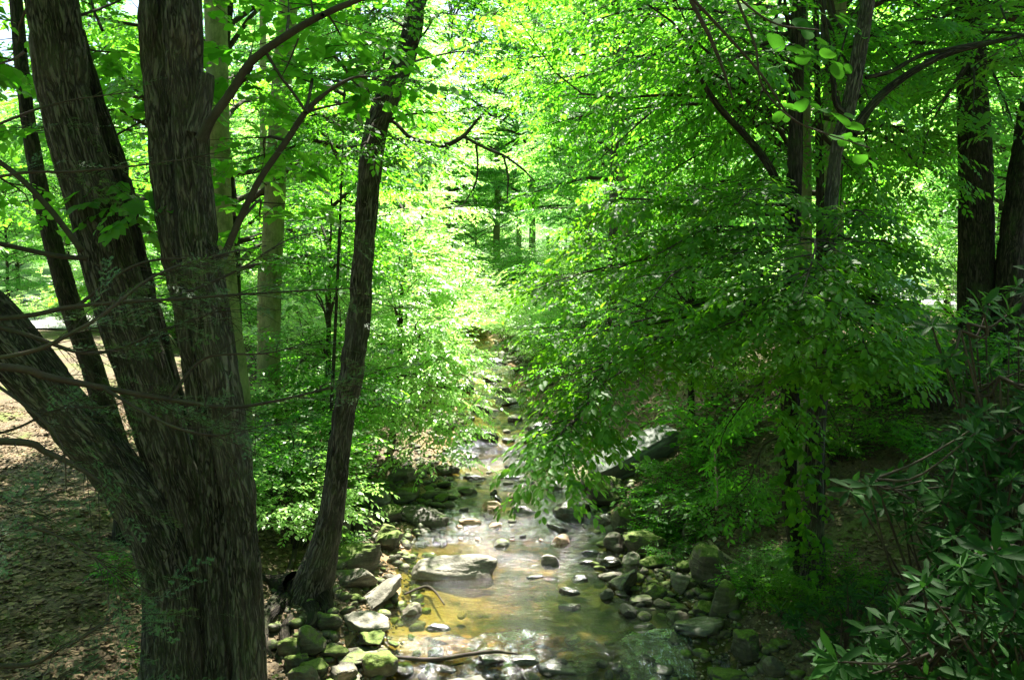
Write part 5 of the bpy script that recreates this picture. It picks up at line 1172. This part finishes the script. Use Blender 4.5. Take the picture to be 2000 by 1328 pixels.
# ------------------------------------------------------------------ road, parking area, vehicles far off
def strip(name, xs, ys, mat, lift=.07):
    gx_ = np.linspace(*xs); gy_ = np.linspace(*ys); X_, Y_ = np.meshgrid(gx_, gy_); Z_ = ground(X_, Y_)+lift
    o = obj(name, mesh(name, np.stack([X_, Y_, Z_], -1).reshape(-1, 3), [gridfaces(len(gx_), len(gy_))], mat)); o['kind'] = 'structure'
mr, t, out = newmat('sunlit_asphalt'); pos_ = N(t, 'ShaderNodeNewGeometry').outputs['Position']
principled(t, out, ramp(t, noise(t, pos_, 14, 5, .7), [(.3, (.26, .255, .25)), (.7, (.40, .39, .375))]), .9, .2)
strip('parking_lot', (11.5, 46, 60), (26.5, 47, 40), mr)
strip('road', (-52, -13, 60), (31.5, 40, 26), mr)
def plain(name, col, rough=.4, spec=.5, metal=0.):
    m, t, out = newmat(name); p_ = principled(t, out, col, rough, spec); p_.inputs['Metallic'].default_value = metal; return m
VM = {'white': plain('white_paint', (.78, .79, .80), .25), 'silver': plain('silver_paint', (.55, .57, .60), .28, .5, .5), 'glass': plain('dark_glass', (.02, .03, .04), .08, .8), 'tyre': plain('tyre_rubber', (.02, .02, .02), .8),
      'rim': plain('rim_metal', (.5, .5, .52), .3, .5, .8), 'dark': plain('black_trim', (.03, .03, .03), .5), 'lamp': plain('lamp_lens', (.8, .8, .75), .1, .8), 'red': plain('red_lens', (.5, .02, .02), .2)}
def vehicle(name, label, cat, x, y, rz, kind, paint):
    import bmesh
    root = thing(name, label, cat, (x, y, float(ground(x, y))+.07)); root.rotation_euler = (0, 0, rz)
    prof = {'pickup': [(-2.6, .5), (-2.6, 1.15), (-.75, 1.18), (-.6, 1.85), (.75, 1.88), (1.35, 1.22), (2.55, 1.1), (2.68, .85), (2.66, .45), (2.3, .35), (-2.4, .35)],
            'car': [(-2.2, .45), (-2.25, .95), (-1.7, 1.02), (-1.1, 1.42), (.25, 1.45), (1.05, 1.0), (2.1, .85), (2.25, .6), (2.2, .35), (1.9, .25), (-2.0, .25)],
            'van': [(-2.5, .5), (-2.55, 1.3), (-2.4, 2.1), (.9, 2.15), (1.7, 1.35), (2.45, 1.15), (2.6, .8), (2.55, .4), (2.2, .3), (-2.3, .3)]}[kind]
    def prism(nm, pr, w0, w1, mat, zsplit=1.05, parent=root, bev=.05):
        bm = bmesh.new(); top = max(q[1] for q in pr)
        def wd(z): return w0 if z < zsplit else w0+(w1-w0)*(z-zsplit)/max(.01, top-zsplit)
        A = [bm.verts.new((q[0], wd(q[1]), q[1])) for q in pr]; B = [bm.verts.new((q[0], -wd(q[1]), q[1])) for q in pr]
        bm.faces.new(A[::-1]); bm.faces.new(B); n_ = len(pr)
        for i in range(n_): bm.faces.new((A[i], A[(i+1) % n_], B[(i+1) % n_], B[i]))
        bmesh.ops.recalc_face_normals(bm, faces=bm.faces)
        if bev: bmesh.ops.bevel(bm, geom=list(bm.edges), offset=bev, segments=2, affect='EDGES', clamp_overlap=True)
        me = bpy.data.meshes.new(nm); bm.to_mesh(me); bm.free(); me.materials.append(mat); return obj(nm, me, parent)
    w = .95; top = max(q[1] for q in prof)
    body = prism('body', prof, w, w*.8, VM[paint])
    fr_ = prof[4:6] if kind == 'pickup' else (prof[4:6] if kind == 'car' else prof[3:5])
    (x0, z0), (x1, z1) = fr_
    prism('windscreen', [(x0+.06, z0-.06), (x0+.09, z0-.02), (x1+.02, z1+.1), (x1-.08, z1+.07)], w*.72, w*.72, VM['glass'], bev=0)
    for s in (-1, 1):
        g_ = prism('side_window', [(x0-1.25, z1+.12), (x0-1.1, top-.12), (x0-.05, top-.12), (x1-.25, z1+.12)], .02, .02, VM['glass'], bev=0); g_.location = (0, s*(w*.9+.005), 0); g_.rotation_euler = (s*.17, 0, 0)
        xf = max(q[0] for q in prof); h_ = prism('headlight', [(xf-.1, .68), (xf-.1, .84), (xf+.01, .82), (xf+.015, .7)], .17, .17, VM['lamp'], bev=.01); h_.location = (0, s*.68, 0)
        for xx in (-1.5, 1.55):
            T = Tubes(); yy = s*(w-.1); r_ = .37 if kind == 'pickup' else .33
            T.add([(xx, yy-s*.1, r_), (xx, yy-s*.08, r_), (xx, yy+s*.1, r_), (xx, yy+s*.12, r_)], [r_*.6, r_, r_, r_*.62], seg=24, n=12); wh = obj('wheel', T.mesh('wheel', VM['tyre']), root)
            T = Tubes(); T.add([(xx, yy+s*.05, r_), (xx, yy+s*.11, r_), (xx, yy+s*.125, r_)], [r_*.6, r_*.58, r_*.3], seg=20, n=6); obj('rim', T.mesh('rim', VM['rim']), wh)
    xf = max(q[0] for q in prof)
    for i in range(3): prism('grille_bar', [(xf-.1, .62+.08*i), (xf-.1, .66+.08*i), (xf+.02, .66+.08*i), (xf+.02, .62+.08*i)], .45, .45, VM['dark'], bev=0)
    prism('bumper', [(xf-.15, .36), (xf-.15, .54), (xf+.07, .54), (xf+.07, .38)], .93, .93, VM['rim' if kind == 'pickup' else 'dark'], bev=.03)
    return root
vehicle('pickup_truck', 'silver pickup truck far off, small in the gap left of the thick dark trunk', 'truck', at(1735, 590, 30)[0], 31, -math.pi/2-.12, 'pickup', 'silver')
vehicle('parked_car', 'white parked car far off at the left, seen between the trunks of the clump', 'car', at(118, 630, 40)[0], 40, -math.pi/2+.25, 'car', 'white')
# post, pale log in place of a sunlit patch with timber, and stone on the right bank crest
def hitd(px, py): p = hit(px, py); return p
p = hit(1437, 708); T = Tubes(); T.add([p-[0, 0, .3], p+[0, 0, .35], p+[.01, 0, .78]], [.07, .065, .06], seg=10, n=10, rough=.004); tag(obj('wooden_post', T.mesh('wooden_post', M['bark_dark'])), 'short dark post on the right crest beside the pale log', 'post')
a, b = hit(1378, 690), hit(1432, 680); T = Tubes(); T.add([a+[0, 0, .12], (a+b)/2+[0, 0, .13], b+[0, 0, .12]], [.15, .16, .15], seg=14, n=16, rough=.01); tag(obj('log', T.mesh('log', M['log'])), 'pale log standing in for sunlit ground and timber on the right crest left of the short post', 'log')
